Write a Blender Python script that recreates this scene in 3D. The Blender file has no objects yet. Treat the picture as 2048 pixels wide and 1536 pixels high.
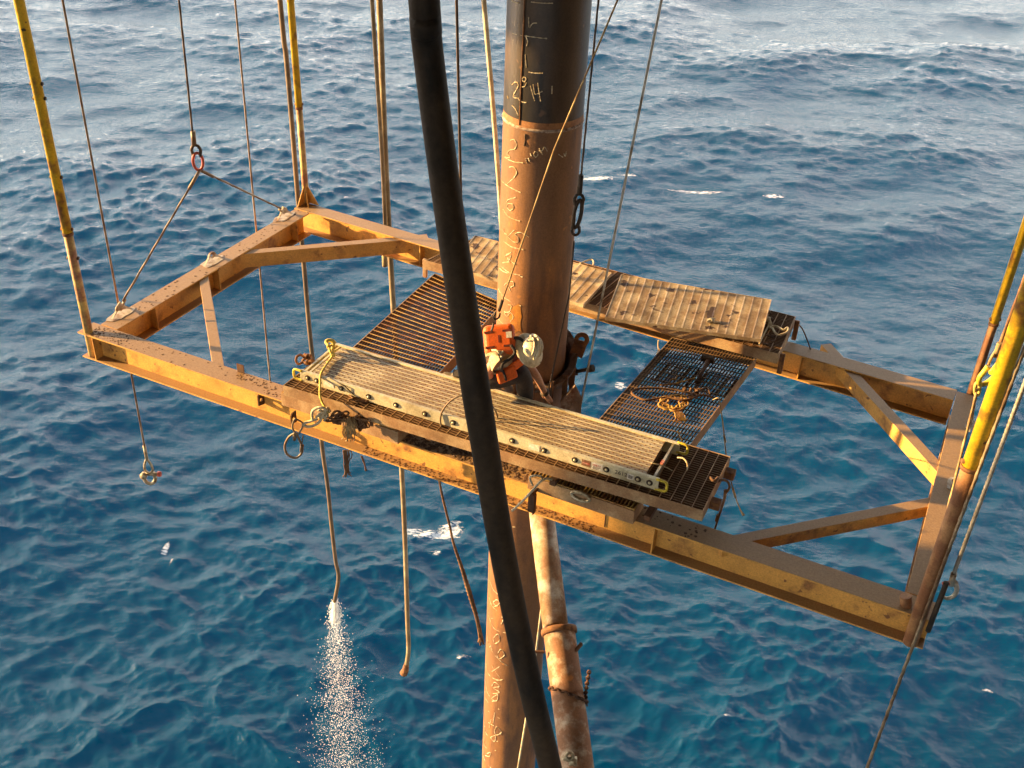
import bpy, math, random
import numpy as np
from mathutils import Vector, Matrix
random.seed(7); rng = np.random.default_rng(11)
R_ = math.radians
scene = bpy.context.scene
COL = scene.collection
V = Vector

# ------------------------------------------------------------------ camera, world, sun, exposure
HC = 30.0                      # camera height above the sea
IW, IH, FPX = 2048.0, 1536.0, 2175.0
_d = V((882-IW/2, -(4040-IH/2), -FPX)).normalized()      # straight down seen by the camera
_up = -_d
_Y = (V((0,0,-1)) - _up*V((0,0,-1)).dot(_up)).normalized()
_X = _Y.cross(_up)
RM = Matrix((_X, _Y, _up))     # camera axes -> world axes
CAM = V((0,0,HC))
cam_data = bpy.data.cameras.new('camera'); cam = bpy.data.objects.new('camera', cam_data); COL.objects.link(cam)
cam_data.sensor_width = 36.0; cam_data.lens = 36.0*FPX/IW
cam_data.clip_start = 0.1; cam_data.clip_end = 20000
cam.matrix_world = Matrix.Translation(CAM) @ RM.to_4x4()
scene.camera = cam

SUN_EL = R_(11.8)
SUN_AZ = R_(-82.0)             # compass angle from +Y towards +X: the sun stands to the left
world = bpy.data.worlds.new("World"); scene.world = world; world.use_nodes = True
nt = world.node_tree; nt.nodes.clear()
sky = nt.nodes.new('ShaderNodeTexSky'); sky.sky_type = 'NISHITA'; sky.sun_disc = False
sky.sun_elevation = SUN_EL; sky.sun_rotation = SUN_AZ
sky.air_density = 1.0; sky.dust_density = 1.5; sky.ozone_density = 1.0
bg = nt.nodes.new('ShaderNodeBackground'); bg.inputs['Strength'].default_value = 0.15
wo = nt.nodes.new('ShaderNodeOutputWorld')
hs = nt.nodes.new('ShaderNodeHueSaturation'); hs.inputs['Saturation'].default_value = 0.35; hs.inputs['Value'].default_value = .6   # hazy, whitish evening sky
nt.links.new(sky.outputs[0], hs.inputs['Color'])
# even whitish haze low over the sea all round, thinning overhead
wtc = nt.nodes.new('ShaderNodeTexCoord'); wsp = nt.nodes.new('ShaderNodeSeparateXYZ'); nt.links.new(wtc.outputs['Generated'], wsp.inputs[0])
wr = nt.nodes.new('ShaderNodeValToRGB'); nt.links.new(wsp.outputs[2], wr.inputs[0])
el = wr.color_ramp.elements; el[0].position = 0.0; el[0].color = (1,1,1,1); el[1].position = 0.95; el[1].color = (.06,.07,.09,1)
for p_, c_ in ((.25,(.97,.98,1.0)), (.50,(.34,.35,.37)), (.72,(.12,.13,.15))):
    e_ = el.new(p_); e_.color = (*c_,1)
wv = nt.nodes.new('ShaderNodeVectorMath'); wv.operation = 'MULTIPLY_ADD'
nt.links.new(wr.outputs[0], wv.inputs[0]); wv.inputs[1].default_value = (3.35,3.15,2.9); nt.links.new(hs.outputs[0], wv.inputs[2])
nt.links.new(wv.outputs[0], bg.inputs[0]); nt.links.new(bg.outputs[0], wo.inputs[0])
sl = bpy.data.lights.new('sun', 'SUN'); sl.energy = 5.0; sl.angle = R_(0.55); sl.color = (1.0, 0.63, 0.25)
so = bpy.data.objects.new('sun', sl); COL.objects.link(so)
L = V((math.sin(SUN_AZ)*math.cos(SUN_EL), math.cos(SUN_AZ)*math.cos(SUN_EL), math.sin(SUN_EL)))
so.rotation_euler = L.to_track_quat('Z','Y').to_euler(); so.location = (-20,0,60)
vs = scene.view_settings; vs.view_transform = 'Standard'; vs.look = 'None'; vs.gamma = 1.0; vs.exposure = 2.05
try:
    vs.use_curve_mapping = False
except Exception: pass
scene.cycles.max_bounces = 6
scene.cycles.use_denoising = True

# ------------------------------------------------------------------ measuring helpers
def ray(x, y): return RM @ V((x-IW/2, -(y-IH/2), -FPX))
def atz(x, y, z):              # point of the photo's line of sight at height z (relative to the camera)
    r = ray(x, y); return r*(z/r.z) + CAM
def atY(x, y, Y):              # the same at distance Y in front
    r = ray(x, y); return r*(Y/r.y) + CAM
P = -6.6                       # top of the frame's flanges, below the camera
PZ = P + HC
def hitcyl(x, y, c, rad):
    r = ray(x, y); a = r.x*r.x+r.y*r.y; b = -2*(r.x*c[0]+r.y*c[1]); k = c[0]**2+c[1]**2-rad*rad
    t = (-b-math.sqrt(max(0,b*b-4*a*k)))/(2*a)
    return r*t + CAM

# ------------------------------------------------------------------ mesh helpers
class MB:
    def __init__(s): s.v=[]; s.f=[]; s.sm=[]
    def add(s, vs, fs, smooth=False):
        o=len(s.v); s.v.extend([tuple(p) for p in vs]); s.f.extend([tuple(i+o for i in f) for f in fs]); s.sm.extend([smooth]*len(fs)); return s
    def box(s, c, ax, ay, az):  # half vectors
        c=V(c); ax=V(ax); ay=V(ay); az=V(az)
        p=[c+ax*i+ay*j+az*k for k in(-1,1) for j in(-1,1) for i in(-1,1)]
        return s.add(p,[(0,2,3,1),(4,5,7,6),(0,1,5,4),(2,6,7,3),(0,4,6,2),(1,3,7,5)])
    def bar(s, a, b, w, h, up=(0,0,1), off=0):  # rectangular bar from a to b; a,b on the TOP centre line when off=1
        a=V(a); b=V(b); d=b-a; l=d.length; d.normalize(); upv=V(up); side=d.cross(upv).normalized(); u=side.cross(d).normalized()
        c=(a+b)/2 - u*(h/2*off)
        return s.box(c, d*(l/2), side*(w/2), u*(h/2))
    def prism(s, poly, ext):
        n=len(poly); a=[V(p) for p in poly]; b=[p+V(ext) for p in a]
        return s.add(a+b, [tuple(range(n-1,-1,-1)), tuple(range(n,2*n))]+[(i,(i+1)%n,n+(i+1)%n,n+i) for i in range(n)])
    def tube(s, pts, r, seg=8, closed=False, caps=True, lobes=0, pitch=.1, amp=.18, step=None, smooth=True):
        pts=[V(p) for p in pts]
        if step: pts=resample(pts, step, closed)
        n=len(pts); rf = r if callable(r) else (lambda t: r)
        tang=[]
        for i in range(n):
            if closed: t=pts[(i+1)%n]-pts[i-1]
            else: t=pts[min(i+1,n-1)]-pts[max(i-1,0)]
            tang.append(t.normalized() if t.length>1e-9 else V((0,0,1)))
        ref=V((0,0,1)) if abs(tang[0].z)<.9 else V((1,0,0))
        nn=(ref-tang[0]*ref.dot(tang[0])).normalized(); vs=[]; s_=0
        for i in range(n):
            if i: s_+=(pts[i]-pts[i-1]).length
            nn=(nn-tang[i]*nn.dot(tang[i])).normalized(); bb=tang[i].cross(nn)
            rr=rf(i/max(1,n-1))
            for k in range(seg):
                a=2*math.pi*k/seg
                q=rr*(1+amp*math.cos(lobes*(a-2*math.pi*s_/pitch))) if lobes else rr
                vs.append(pts[i]+nn*(q*math.cos(a))+bb*(q*math.sin(a)))
        fs=[]
        for i in range(n if closed else n-1):
            for k in range(seg):
                a=i*seg+k; b=i*seg+(k+1)%seg; j=(i+1)%n
                fs.append((a,b,j*seg+(k+1)%seg,j*seg+k))
        s.add(vs,fs,smooth)
        if caps and not closed:
            o=len(s.v)-len(vs); s.f.append(tuple(o+k for k in range(seg-1,-1,-1))); s.sm.append(False)
            s.f.append(tuple(o+(n-1)*seg+k for k in range(seg))); s.sm.append(False)
        return s
    def lathe(s, prof, c, axis=(0,0,1), seg=32, sx=1, sy=1, xref=None, smooth=True):  # prof: (radius, height)
        ax=V(axis).normalized(); ref=V(xref) if xref else (V((1,0,0)) if abs(ax.x)<.9 else V((0,1,0)))
        e1=(ref-ax*ref.dot(ax)).normalized(); e2=ax.cross(e1); c=V(c); vs=[]
        for (r,h) in prof:
            for k in range(seg):
                a=2*math.pi*k/seg; vs.append(c+ax*h+e1*(r*sx*math.cos(a))+e2*(r*sy*math.sin(a)))
        fs=[(i*seg+k,i*seg+(k+1)%seg,(i+1)*seg+(k+1)%seg,(i+1)*seg+k) for i in range(len(prof)-1) for k in range(seg)]
        return s.add(vs,fs,smooth)
    def blob(s, c, r, sq=(1,1,1), rot=0, jit=.25):
        t=(1+5**.5)/2; vv=[(-1,t,0),(1,t,0),(-1,-t,0),(1,-t,0),(0,-1,t),(0,1,t),(0,-1,-t),(0,1,-t),(t,0,-1),(t,0,1),(-t,0,-1),(-t,0,1)]
        ff=[(0,11,5),(0,5,1),(0,1,7),(0,7,10),(0,10,11),(1,5,9),(5,11,4),(11,10,2),(10,7,6),(7,1,8),(3,9,4),(3,4,2),(3,2,6),(3,6,8),(3,8,9),(4,9,5),(2,4,11),(6,2,10),(8,6,7),(9,8,1)]
        c=V(c); out=[]
        for p in vv:
            q=V(p).normalized()*r*(1+random.uniform(-jit,jit)); q=V((q.x*sq[0],q.y*sq[1],q.z*sq[2]))
            q.rotate(Matrix.Rotation(rot,3,'Z')); out.append(c+q)
        return s.add(out,ff)
    def build(s, name, mat, parent=None, base=None, bevel=0):
        me=bpy.data.meshes.new(name)
        if parent is not None: b=world_loc(parent)
        elif base is not None: b=V(base)
        else:
            a=np.array(s.v); b=V(((a[:,0].min()+a[:,0].max())/2,(a[:,1].min()+a[:,1].max())/2,a[:,2].min()))
        me.from_pydata([(p[0]-b.x,p[1]-b.y,p[2]-b.z) for p in s.v],[],s.f)
        me.polygons.foreach_set('use_smooth', s.sm); me.update()
        o=bpy.data.objects.new(name,me); COL.objects.link(o)
        if parent is not None: o.parent=parent
        else: o.location=b
        if mat: me.materials.append(mat)
        if bevel:
            m=o.modifiers.new('bevel','BEVEL'); m.width=bevel; m.segments=2; m.limit_method='ANGLE'
        return o
def world_loc(o):
    l=V(o.location); p=o.parent
    while p: l=l+V(p.location); p=p.parent
    return l
def resample(pts, step, closed=False):
    if closed: pts=pts+[pts[0]]
    out=[pts[0]]
    for a,b in zip(pts,pts[1:]):
        n=max(1,int((b-a).length/step+.5))
        out+= [a.lerp(b,i/n) for i in range(1,n+1)]
    return out[:-1] if closed else out
def smooth_path(pts, n=8, closed=False):
    pts=[V(p) for p in pts]; m=len(pts); out=[]
    rngi = range(m if closed else m-1)
    for i in rngi:
        if closed: p0,p1,p2,p3=pts[i-1],pts[i],pts[(i+1)%m],pts[(i+2)%m]
        else: p0,p1,p2,p3=pts[max(i-1,0)],pts[i],pts[i+1],pts[min(i+2,m-1)]
        for k in range(n):
            t=k/n; out.append(.5*((2*p1)+(p2-p0)*t+(2*p0-5*p1+4*p2-p3)*t*t+(3*p1-p0-3*p2+p3)*t**3))
    if not closed: out.append(pts[-1])
    return out
def thing(name, label, cat, loc, group=None):
    o=bpy.data.objects.new(name,None); COL.objects.link(o); o.location=loc; o.empty_display_size=.2
    return tag(o,label,cat,group)
def tag(o, label, cat, group=None):
    o['label']=label; o['category']=cat
    if group: o['group']=group
    return o

# ------------------------------------------------------------------ materials
def newmat(name):
    m=bpy.data.materials.new(name); m.use_nodes=True; n=m.node_tree.nodes; l=m.node_tree.links
    b=n['Principled BSDF']; return m,n,l,b
def ramp(n, a, b, ca=(0,0,0,1), cb=(1,1,1,1)):
    r=n.new('ShaderNodeValToRGB'); r.color_ramp.elements[0].position=a; r.color_ramp.elements[1].position=b
    r.color_ramp.elements[0].color=ca; r.color_ramp.elements[1].color=cb; return r
def c4(c): return (c[0],c[1],c[2],1)
def worn(name, paint, rust=(.16,.065,.025), amount=.35, scale=3.0, dirt=None, dirt_amt=.6, rough=.6, metal=0.0, var=.35, streak=None, bump=.25, bscale=60, spots=None, rust2=None, spec=.4):
    """paint with patches of rust, value variation, dust lying on upward faces, fine grain"""
    m,n,l,b=newmat(name)
    tc=n.new('ShaderNodeTexCoord'); mp=n.new('ShaderNodeMapping'); l.new(tc.outputs['Object'],mp.inputs[0])
    if streak: mp.inputs['Scale'].default_value=streak
    def noise(sc, det=8, rgh=.6, src=None):
        t=n.new('ShaderNodeTexNoise'); t.inputs['Scale'].default_value=sc; t.inputs['Detail'].default_value=det; t.inputs['Roughness'].default_value=rgh
        l.new((src or mp.outputs[0]),t.inputs['Vector']); return t
    def mix(fac, a, bb, mode='MIX'):
        x=n.new('ShaderNodeMix'); x.data_type='RGBA'; x.blend_type=mode
        if isinstance(fac,float): x.inputs[0].default_value=fac
        else: l.new(fac,x.inputs[0])
        for s_,i in ((a,6),(bb,7)):
            if isinstance(s_,tuple): x.inputs[i].default_value=c4(s_)
            else: l.new(s_,x.inputs[i])
        return x.outputs[2]
    n1=noise(scale); r1=ramp(n,1-amount-.12 if amount<.9 else 0, 1-amount+.1); r1.color_ramp.elements[0].position=max(0,.62-amount*.5); r1.color_ramp.elements[1].position=min(1,.78-amount*.5)
    l.new(n1.outputs[0],r1.inputs[0])
    rc = rust
    if rust2 is not None:
        nr=noise(scale*2.7); rr=ramp(n,.4,.6); l.new(nr.outputs[0],rr.inputs[0]); rc=mix(rr.outputs[0],rust,rust2)
    col=mix(r1.outputs[0],paint,rc)
    n2=noise(scale*.7,6); r2=ramp(n,.3,.7,(1-var,1-var,1-var,1),(1+var*.3,)*3+(1,)); l.new(n2.outputs[0],r2.inputs[0])
    col=mix(1.0,col,r2.outputs[0],'MULTIPLY')
    n3=noise(bscale,4,.7,tc.outputs['Object']); r3=ramp(n,.3,.7,(.70,.70,.70,1),(1.12,1.12,1.12,1)); l.new(n3.outputs[0],r3.inputs[0])
    col=mix(1.0,col,r3.outputs[0],'MULTIPLY')
    if spots:
        n4=noise(spots[1],2,.5,tc.outputs['Object']); r4=ramp(n,spots[2],spots[2]+.04); l.new(n4.outputs[0],r4.inputs[0]); col=mix(r4.outputs[0],col,spots[0])
    if dirt:
        g=n.new('ShaderNodeNewGeometry'); sp=n.new('ShaderNodeSeparateXYZ'); l.new(g.outputs['Normal'],sp.inputs[0])
        rz=ramp(n,.55,.8); l.new(sp.outputs[2],rz.inputs[0])
        nd=noise(5,8,.65,tc.outputs['Object']); rd=ramp(n,.62-dirt_amt*.5,.72-dirt_amt*.4); l.new(nd.outputs[0],rd.inputs[0])
        mu=n.new('ShaderNodeMath'); mu.operation='MULTIPLY'; l.new(rz.outputs[0],mu.inputs[0]); l.new(rd.outputs[0],mu.inputs[1])
        dv=mix(1.0,dirt,r3.outputs[0],'MULTIPLY'); col=mix(mu.outputs[0],col,dv)
    l.new(col,b.inputs['Base Color'])
    b.inputs['Roughness'].default_value=rough; b.inputs['Metallic'].default_value=metal; b.inputs['Specular IOR Level'].default_value=spec
    bp=n.new('ShaderNodeBump'); bp.inputs['Strength'].default_value=bump; bp.inputs['Distance'].default_value=.01
    l.new(n3.outputs[0],bp.inputs['Height']); l.new(bp.outputs[0],b.inputs['Normal'])
    return m
M={}
DUST=(.37,.225,.105)
M['beam']=worn('yellow_beam_paint',(.72,.38,.085),(.46,.21,.06),.20,4.5,dirt=DUST,dirt_amt=1.0,rough=.55,var=.25,rust2=(.24,.11,.04),spots=((.20,.09,.035),11,.67))
M['pole']=worn('yellow_pole_paint',(.72,.45,.02),(.25,.10,.03),.22,5,rough=.45,spots=((.05,.03,.02),9,.70))
M['pole_rust']=worn('rusty_pole_foot',(.42,.22,.09),(.26,.11,.045),.5,4,rough=.7)
M['pole_worn']=worn('scuffed_yellow_pole_foot',(.66,.45,.14),(.42,.20,.10),.42,5,rough=.6,rust2=(.30,.13,.06))
M['lug']=worn('white_primer',(.60,.52,.42),(.32,.18,.09),.3,8,rough=.6)
M['rust']=worn('brown_rust',(.20,.085,.035),(.11,.05,.025),.5,6,rough=.85,rust2=(.3,.13,.04))
M['dark_rust']=worn('dark_rust',(.085,.042,.022),(.14,.06,.025),.4,6,rough=.85)
M['grate_dark']=worn('rusty_grating',(.19,.095,.042),(.12,.055,.025),.5,5,rough=.8,dirt=(.30,.18,.09),dirt_amt=.7)
M['grate_yellow']=worn('worn_yellow_grating',(.62,.40,.12),(.34,.16,.05),.4,5,rough=.75)
M['grate_light']=worn('galvanised_grating',(.68,.53,.34),(.42,.28,.15),.4,4,rough=.6,var=.45,spots=((.09,.05,.03),6,.63))
M['side']=worn('dusty_steel_channel',(.52,.35,.185),(.34,.19,.09),.42,3.5,rough=.75,bump=.4)
M['alu']=worn('aluminium_deck',(.56,.46,.31),(.38,.28,.17),.5,2.2,rough=.5,metal=.1,var=.45,spots=((.26,.17,.09),30,.62))
M['alu_rail']=worn('aluminium_rail',(.80,.71,.46),(.55,.45,.27),.22,4,rough=.4,metal=.25)
M['yellow_plastic']=worn('yellow_plastic',(.75,.58,.05),(.4,.25,.05),.2,12,rough=.45)
M['pile_black']=worn('black_pile_coating',(.032,.026,.021),(.085,.052,.03),.40,2.4,rough=.42,streak=(1,1,.3),bump=.15,var=.5,spots=((.13,.07,.035),6,.70))
M['pile_brown']=worn('brown_mill_steel',(.24,.118,.052),(.32,.145,.052),.4,3.2,rough=.6,streak=(1,1,.22),bump=.25,rust2=(.17,.085,.045),var=.35,spots=((.38,.165,.05),6,.72))
M['weld_white']=worn('weld_ash',(.55,.42,.32),(.2,.1,.05),.35,14,rough=.8)
M['weld_orange']=worn('heat_tint_band',(.42,.19,.07),(.3,.12,.04),.3,8,rough=.6)
M['primer']=worn('orange_rust_patch',(.48,.20,.025),(.36,.13,.02),.4,9,rough=.8)
M['chalk']=worn('yellow_chalk',(.76,.66,.46),(.5,.38,.22),.42,30,rough=.9)
M['hose_black']=worn('black_hose_rubber',(.014,.010,.0065),(.06,.038,.02),.5,2.6,rough=.65,streak=(1,1,.5),spec=.25,bscale=25)
M['white_pipe']=worn('peeling_white_pipe',(.66,.57,.44),(.32,.16,.08),.5,3.4,rough=.65,rust2=(.42,.27,.15),spots=((.16,.07,.03),6,.68))
M['sleeve']=worn('rusty_sleeve',(.54,.42,.30),(.28,.13,.06),.55,4.5,rough=.75,spots=((.45,.17,.04),4,.68))
M['wire']=worn('steel_wire_rope',(.33,.26,.17),(.17,.10,.05),.4,4,rough=.55,metal=.3)
M['wire_dark']=worn('dark_wire_and_shadow',(.06,.045,.035),(.10,.06,.03),.4,4,rough=.6,metal=.2)  # also colours the modelled rope shadow on the plank rail
M['wire_silver']=worn('bright_wire_rope',(.58,.55,.46),(.3,.24,.16),.3,5,rough=.4,metal=.4)
M['rope_tan']=worn('tan_fibre_rope',(.50,.36,.17),(.3,.18,.08),.4,8,rough=.9)
M['rope_gold']=worn('golden_rope',(.62,.36,.08),(.38,.18,.05),.4,8,rough=.9)
M['rope_cream']=worn('cream_rope',(.70,.60,.40),(.5,.38,.22),.35,6,rough=.85)
M['rope_brown']=worn('brown_rope',(.30,.16,.07),(.16,.08,.04),.5,8,rough=.9)
M['rope_yellow']=worn('yellow_rope',(.74,.60,.14),(.5,.36,.1),.3,10,rough=.85)
M['hose_tan']=worn('tan_hose',(.42,.33,.19),(.26,.18,.09),.5,2.5,rough=.6)
M['hose_dark']=worn('dark_hose',(.13,.095,.06),(.22,.15,.08),.4,2.5,rough=.6)
M['galv']=worn('galvanised_shackle',(.55,.48,.32),(.3,.2,.1),.35,20,rough=.45,metal=.4)
M['red']=worn('red_paint',(.60,.10,.05),(.35,.08,.04),.3,20,rough=.5)
M['black']=worn('black_iron',(.03,.025,.02),(.07,.04,.02),.4,8,rough=.7)
M['orange']=worn('orange_vest_foam',(.78,.13,.012),(.55,.085,.01),.2,6,rough=.6,var=.15,bump=.1)
M['vest_black']=worn('black_webbing',(.025,.022,.022),(.05,.04,.035),.3,12,rough=.9)
M['vest_red']=worn('dark_red_vest',(.22,.035,.02),(.12,.03,.02),.4,12,rough=.9)
M['hat']=worn('cream_hard_hat',(.68,.58,.38),(.48,.38,.24),.2,10,rough=.45,var=.12,bump=.05)
M['shirt']=worn('tan_shirt',(.58,.46,.30),(.36,.27,.17),.35,10,rough=.9)
M['trousers']=worn('dark_trousers',(.030,.024,.022),(.055,.042,.035),.4,8,rough=.9)
M['skin']=worn('sunburnt_skin',(.56,.29,.17),(.46,.21,.12),.25,8,rough=.55,var=.15,bump=.05)
M['boot']=worn('olive_boot',(.09,.07,.04),(.16,.12,.07),.4,10,rough=.8)
M['glove']=worn('dark_glove',(.05,.04,.035),(.12,.08,.05),.4,12,rough=.9)
M['hull']=worn('grey_hull_paint',(.20,.17,.14),(.14,.08,.05),.3,1,rough=.7)
M['mud']=worn('dry_mud',(.22,.125,.065),(.12,.065,.035),.5,30,rough=.95)
M['label_red']=worn('red_label',(.55,.12,.07),(.7,.5,.4),.3,50,rough=.6)
M['label_dark']=worn('brown_label',(.22,.10,.05),(.4,.2,.1),.3,50,rough=.6)
M['label_white']=worn('white_label',(.80,.74,.62),(.7,.6,.5),.2,50,rough=.6)
M['ink']=worn('faded_ink',(.12,.09,.07),(.2,.14,.1),.2,50,rough=.8)
M['concrete']=worn('grouted_guide',(.20,.13,.09),(.32,.24,.18),.4,5,rough=.9,rust2=(.13,.05,.025),bump=.6,bscale=30)

# ------------------------------------------------------------------ SEA
def ocean_tile(N, size, wind, wdir, amp, lmin, lmax, seed, spread=2.0):
    g=np.random.default_rng(seed)
    k1=2*np.pi*np.fft.fftfreq(N,size/N); kx,ky=np.meshgrid(k1,k1,indexing='ij'); k=np.hypot(kx,ky); k[0,0]=1e-6
    Lw=wind*wind/9.81
    c=(kx*wdir[0]+ky*wdir[1])/k
    ph=np.exp(-1/(k*Lw)**2)/k**4*(np.abs(c)**spread*.85+.15)
    ph*=1/(1+(2*np.pi/lmax/k)**8)*np.exp(-(k*lmin/(2*np.pi))**4); ph[0,0]=0
    h=(g.standard_normal((N,N))+1j*g.standard_normal((N,N)))*np.sqrt(ph)
    H=np.fft.ifft2(h).real; sc=amp/H.std()
    Dx=np.fft.ifft2(-1j*kx/k*h).real; Dy=np.fft.ifft2(-1j*ky/k*h).real
    # keep the real part's own spectrum
    Hh=np.fft.fft2(H); Dx=np.fft.ifft2(1j*kx/k*Hh).real; Dy=np.fft.ifft2(1j*ky/k*Hh).real
    return H*sc,Dx*sc,Dy*sc
def sample(T, size, x, y):
    N=T.shape[0]; u=(x/size*N)%N; w=(y/size*N)%N
    i=np.floor(u).astype(int); j=np.floor(w).astype(int); fu=u-i; fw=w-j; i%=N; j%=N; i1=(i+1)%N; j1=(j+1)%N
    return T[i,j]*(1-fu)*(1-fw)+T[i1,j]*fu*(1-fw)+T[i,j1]*(1-fu)*fw+T[i1,j1]*fu*fw
def make_sea():
    wd=np.array([.28,-.96])
    T1=ocean_tile(512,211.0,9.5,wd,.31,2.6,85,5,2.2)
    T2=ocean_tile(768,43.0,6.0,np.array([.05,-1.0]),.046,.13,2.6,9,1.2)
    dense=np.linspace(R_(-43),R_(43),1000); rest=np.linspace(R_(43),R_(317),60)[1:-1]
    th=np.concatenate([dense,rest])
    rad=np.concatenate([[.01,4,8],np.geomspace(12,290,860),np.geomspace(300,9000,40)])
    Rr,Th=np.meshgrid(rad,th,indexing='ij')
    X=(Rr*np.sin(Th)).ravel(); Y=(Rr*np.cos(Th)).ravel(); rr=Rr.ravel()
    fade=np.clip((420-rr)/150,0,1); f2=np.clip((190-rr)/130,.22,1)*fade
    h1=sample(T1[0],211,X,Y); h2=sample(T2[0],43,X,Y)
    # chop rides stronger on the windward crests, weaker in the troughs
    gust=.75+.5*(sample(T1[0],211,X*.37+31,Y*.37+7)/.31*.35+.5)
    gust=np.clip(gust,.7,1.2)
    ch=np.clip(1+.35*h1/.31,.6,1.5)*gust
    Z=h1*fade+h2*f2*ch
    lam1,lam2=1.15,1.0
    DX=lam1*sample(T1[1],211,X,Y)*fade+lam2*sample(T2[1],43,X,Y)*f2*ch
    DY=lam1*sample(T1[2],211,X,Y)*fade+lam2*sample(T2[2],43,X,Y)*f2*ch
    nr,na=Rr.shape
    co=np.stack([X+DX,Y+DY,Z],1).astype(np.float32)
    i=np.arange(nr-1)[:,None]; j=np.arange(na)[None,:]; j1=(j+1)%na
    q=np.stack([i*na+j+0*j1,i*na+j1,(i+1)*na+j1,(i+1)*na+j+0*j1],-1).reshape(-1,4)
    # foam: breaking crests at the places where the photo shows them
    foam=np.zeros(len(X),np.float32)
    for (px,py,rx,ry,s) in ((870,1062,2.0,.42,1.0),(905,1052,.9,.45,1.05),(832,1050,.8,.3,.85),(337,1102,.22,.5,1.2),(345,1130,.08,.4,.9),(1197,357,2.2,.5,1.05),(1395,378,3.4,.30,1.0),(1550,392,1.3,.35,1.1),(1245,778,.8,.5,.85),(1300,880,.6,.4,.8),(1260,352,1.5,.3,.9),(1995,1385,.35,.15,.95),(1450,1445,.25,.12,1.0),(880,1110,.5,.25,.8),(930,1330,.6,.15,.85),):
        c=atz(px,py,-HC); d=np.hypot((X-c.x)/(rx*.66),(Y-c.y)/ry/.9)
        foam=np.maximum(foam,np.clip(.9*s*(1.5-d),0,.95)*(d<1.5))
    me=bpy.data.meshes.new('sea'); me.vertices.add(len(co)); me.vertices.foreach_set('co',co.ravel())
    me.loops.add(q.size); me.loops.foreach_set('vertex_index',q.ravel().astype(np.int32))
    me.polygons.add(len(q)); me.polygons.foreach_set('loop_start',np.arange(0,q.size,4,dtype=np.int32)); me.polygons.foreach_set('loop_total',np.full(len(q),4,np.int32))
    me.update(calc_edges=True); me.polygons.foreach_set('use_smooth',np.ones(len(q),bool))
    at=me.attributes.new('foam','FLOAT','POINT'); at.data.foreach_set('value',foam)
    o=bpy.data.objects.new('sea',me); COL.objects.link(o); o['kind']='structure'
    m,n,l,b=newmat('sea_water')
    tc=n.new('ShaderNodeTexCoord')
    def noise(sc,det,rg,scale=(1,1,1)):
        mp=n.new('ShaderNodeMapping'); mp.inputs['Scale'].default_value=scale; l.new(tc.outputs['Object'],mp.inputs[0])
        t=n.new('ShaderNodeTexNoise'); t.inputs['Scale'].default_value=sc; t.inputs['Detail'].default_value=det; t.inputs['Roughness'].default_value=rg; l.new(mp.outputs[0],t.inputs['Vector']); return t
    nb=noise(5.0,7,.66,(.7,1.3,1)); nb2=noise(1.6,4,.6,(.7,1.2,1))
    ad=n.new('ShaderNodeMath'); ad.operation='MULTIPLY_ADD'; ad.inputs[1].default_value=2.0; l.new(nb2.outputs[0],ad.inputs[0]); l.new(nb.outputs[0],ad.inputs[2])
    bp=n.new('ShaderNodeBump'); bp.inputs['Strength'].default_value=.40; bp.inputs['Distance'].default_value=.09; l.new(ad.outputs[0],bp.inputs['Height'])
    n.remove(b)
    body=n.new('ShaderNodeBsdfDiffuse'); body.inputs[0].default_value=(.0004,.092,.182,1)
    clear=n.new('ShaderNodeBsdfTransparent'); clear.inputs[0].default_value=(1,1,1,1)
    bm=n.new('ShaderNodeMixShader'); bm.inputs[0].default_value=.72; l.new(body.outputs[0],bm.inputs[1]); l.new(clear.outputs[0],bm.inputs[2])
    gl=n.new('ShaderNodeBsdfGlossy'); gl.inputs['Roughness'].default_value=.04; l.new(bp.outputs[0],gl.inputs['Normal'])
    fr=n.new('ShaderNodeFresnel'); fr.inputs['IOR'].default_value=1.34; l.new(bp.outputs[0],fr.inputs['Normal'])
    wmx=n.new('ShaderNodeMixShader'); l.new(fr.outputs[0],wmx.inputs[0]); l.new(bm.outputs[0],wmx.inputs[1]); l.new(gl.outputs[0],wmx.inputs[2])
    # lacy foam: a threshold on fine noise that the crest value lowers
    fa=n.new('ShaderNodeAttribute'); fa.attribute_name='foam'
    nf=noise(5.5,12,.74,(.7,1.6,1))
    th=n.new('ShaderNodeMath'); th.operation='MULTIPLY_ADD'; th.inputs[1].default_value=.34; l.new(fa.outputs['Fac'],th.inputs[0]); l.new(nf.outputs[0],th.inputs[2])
    rp=ramp(n,.72,.84); l.new(th.outputs[0],rp.inputs[0])
    fo=n.new('ShaderNodeBsdfDiffuse'); fo.inputs[0].default_value=(.55,.57,.57,1)
    mx=n.new('ShaderNodeMixShader'); l.new(rp.outputs[0],mx.inputs[0]); l.new(wmx.outputs[0],mx.inputs[1]); l.new(fo.outputs[0],mx.inputs[2])
    l.new(mx.outputs[0],n['Material Output'].inputs['Surface'])
    # the blue of the deep water seen through the surface
    mb=MB(); mb.add([(-9000,-9000,-2.2),(9000,-9000,-2.2),(9000,9000,-2.2),(-9000,9000,-2.2)],[(0,1,2,3)])
    md,nd,ld,bd=newmat('deep_water'); bd.inputs['Base Color'].default_value=(.0004,.102,.205,1); bd.inputs['Roughness'].default_value=1; bd.inputs['Specular IOR Level'].default_value=0
    od=mb.build('deep_water',md); od['kind']='structure'
    me.materials.append(m)
make_sea()

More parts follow.
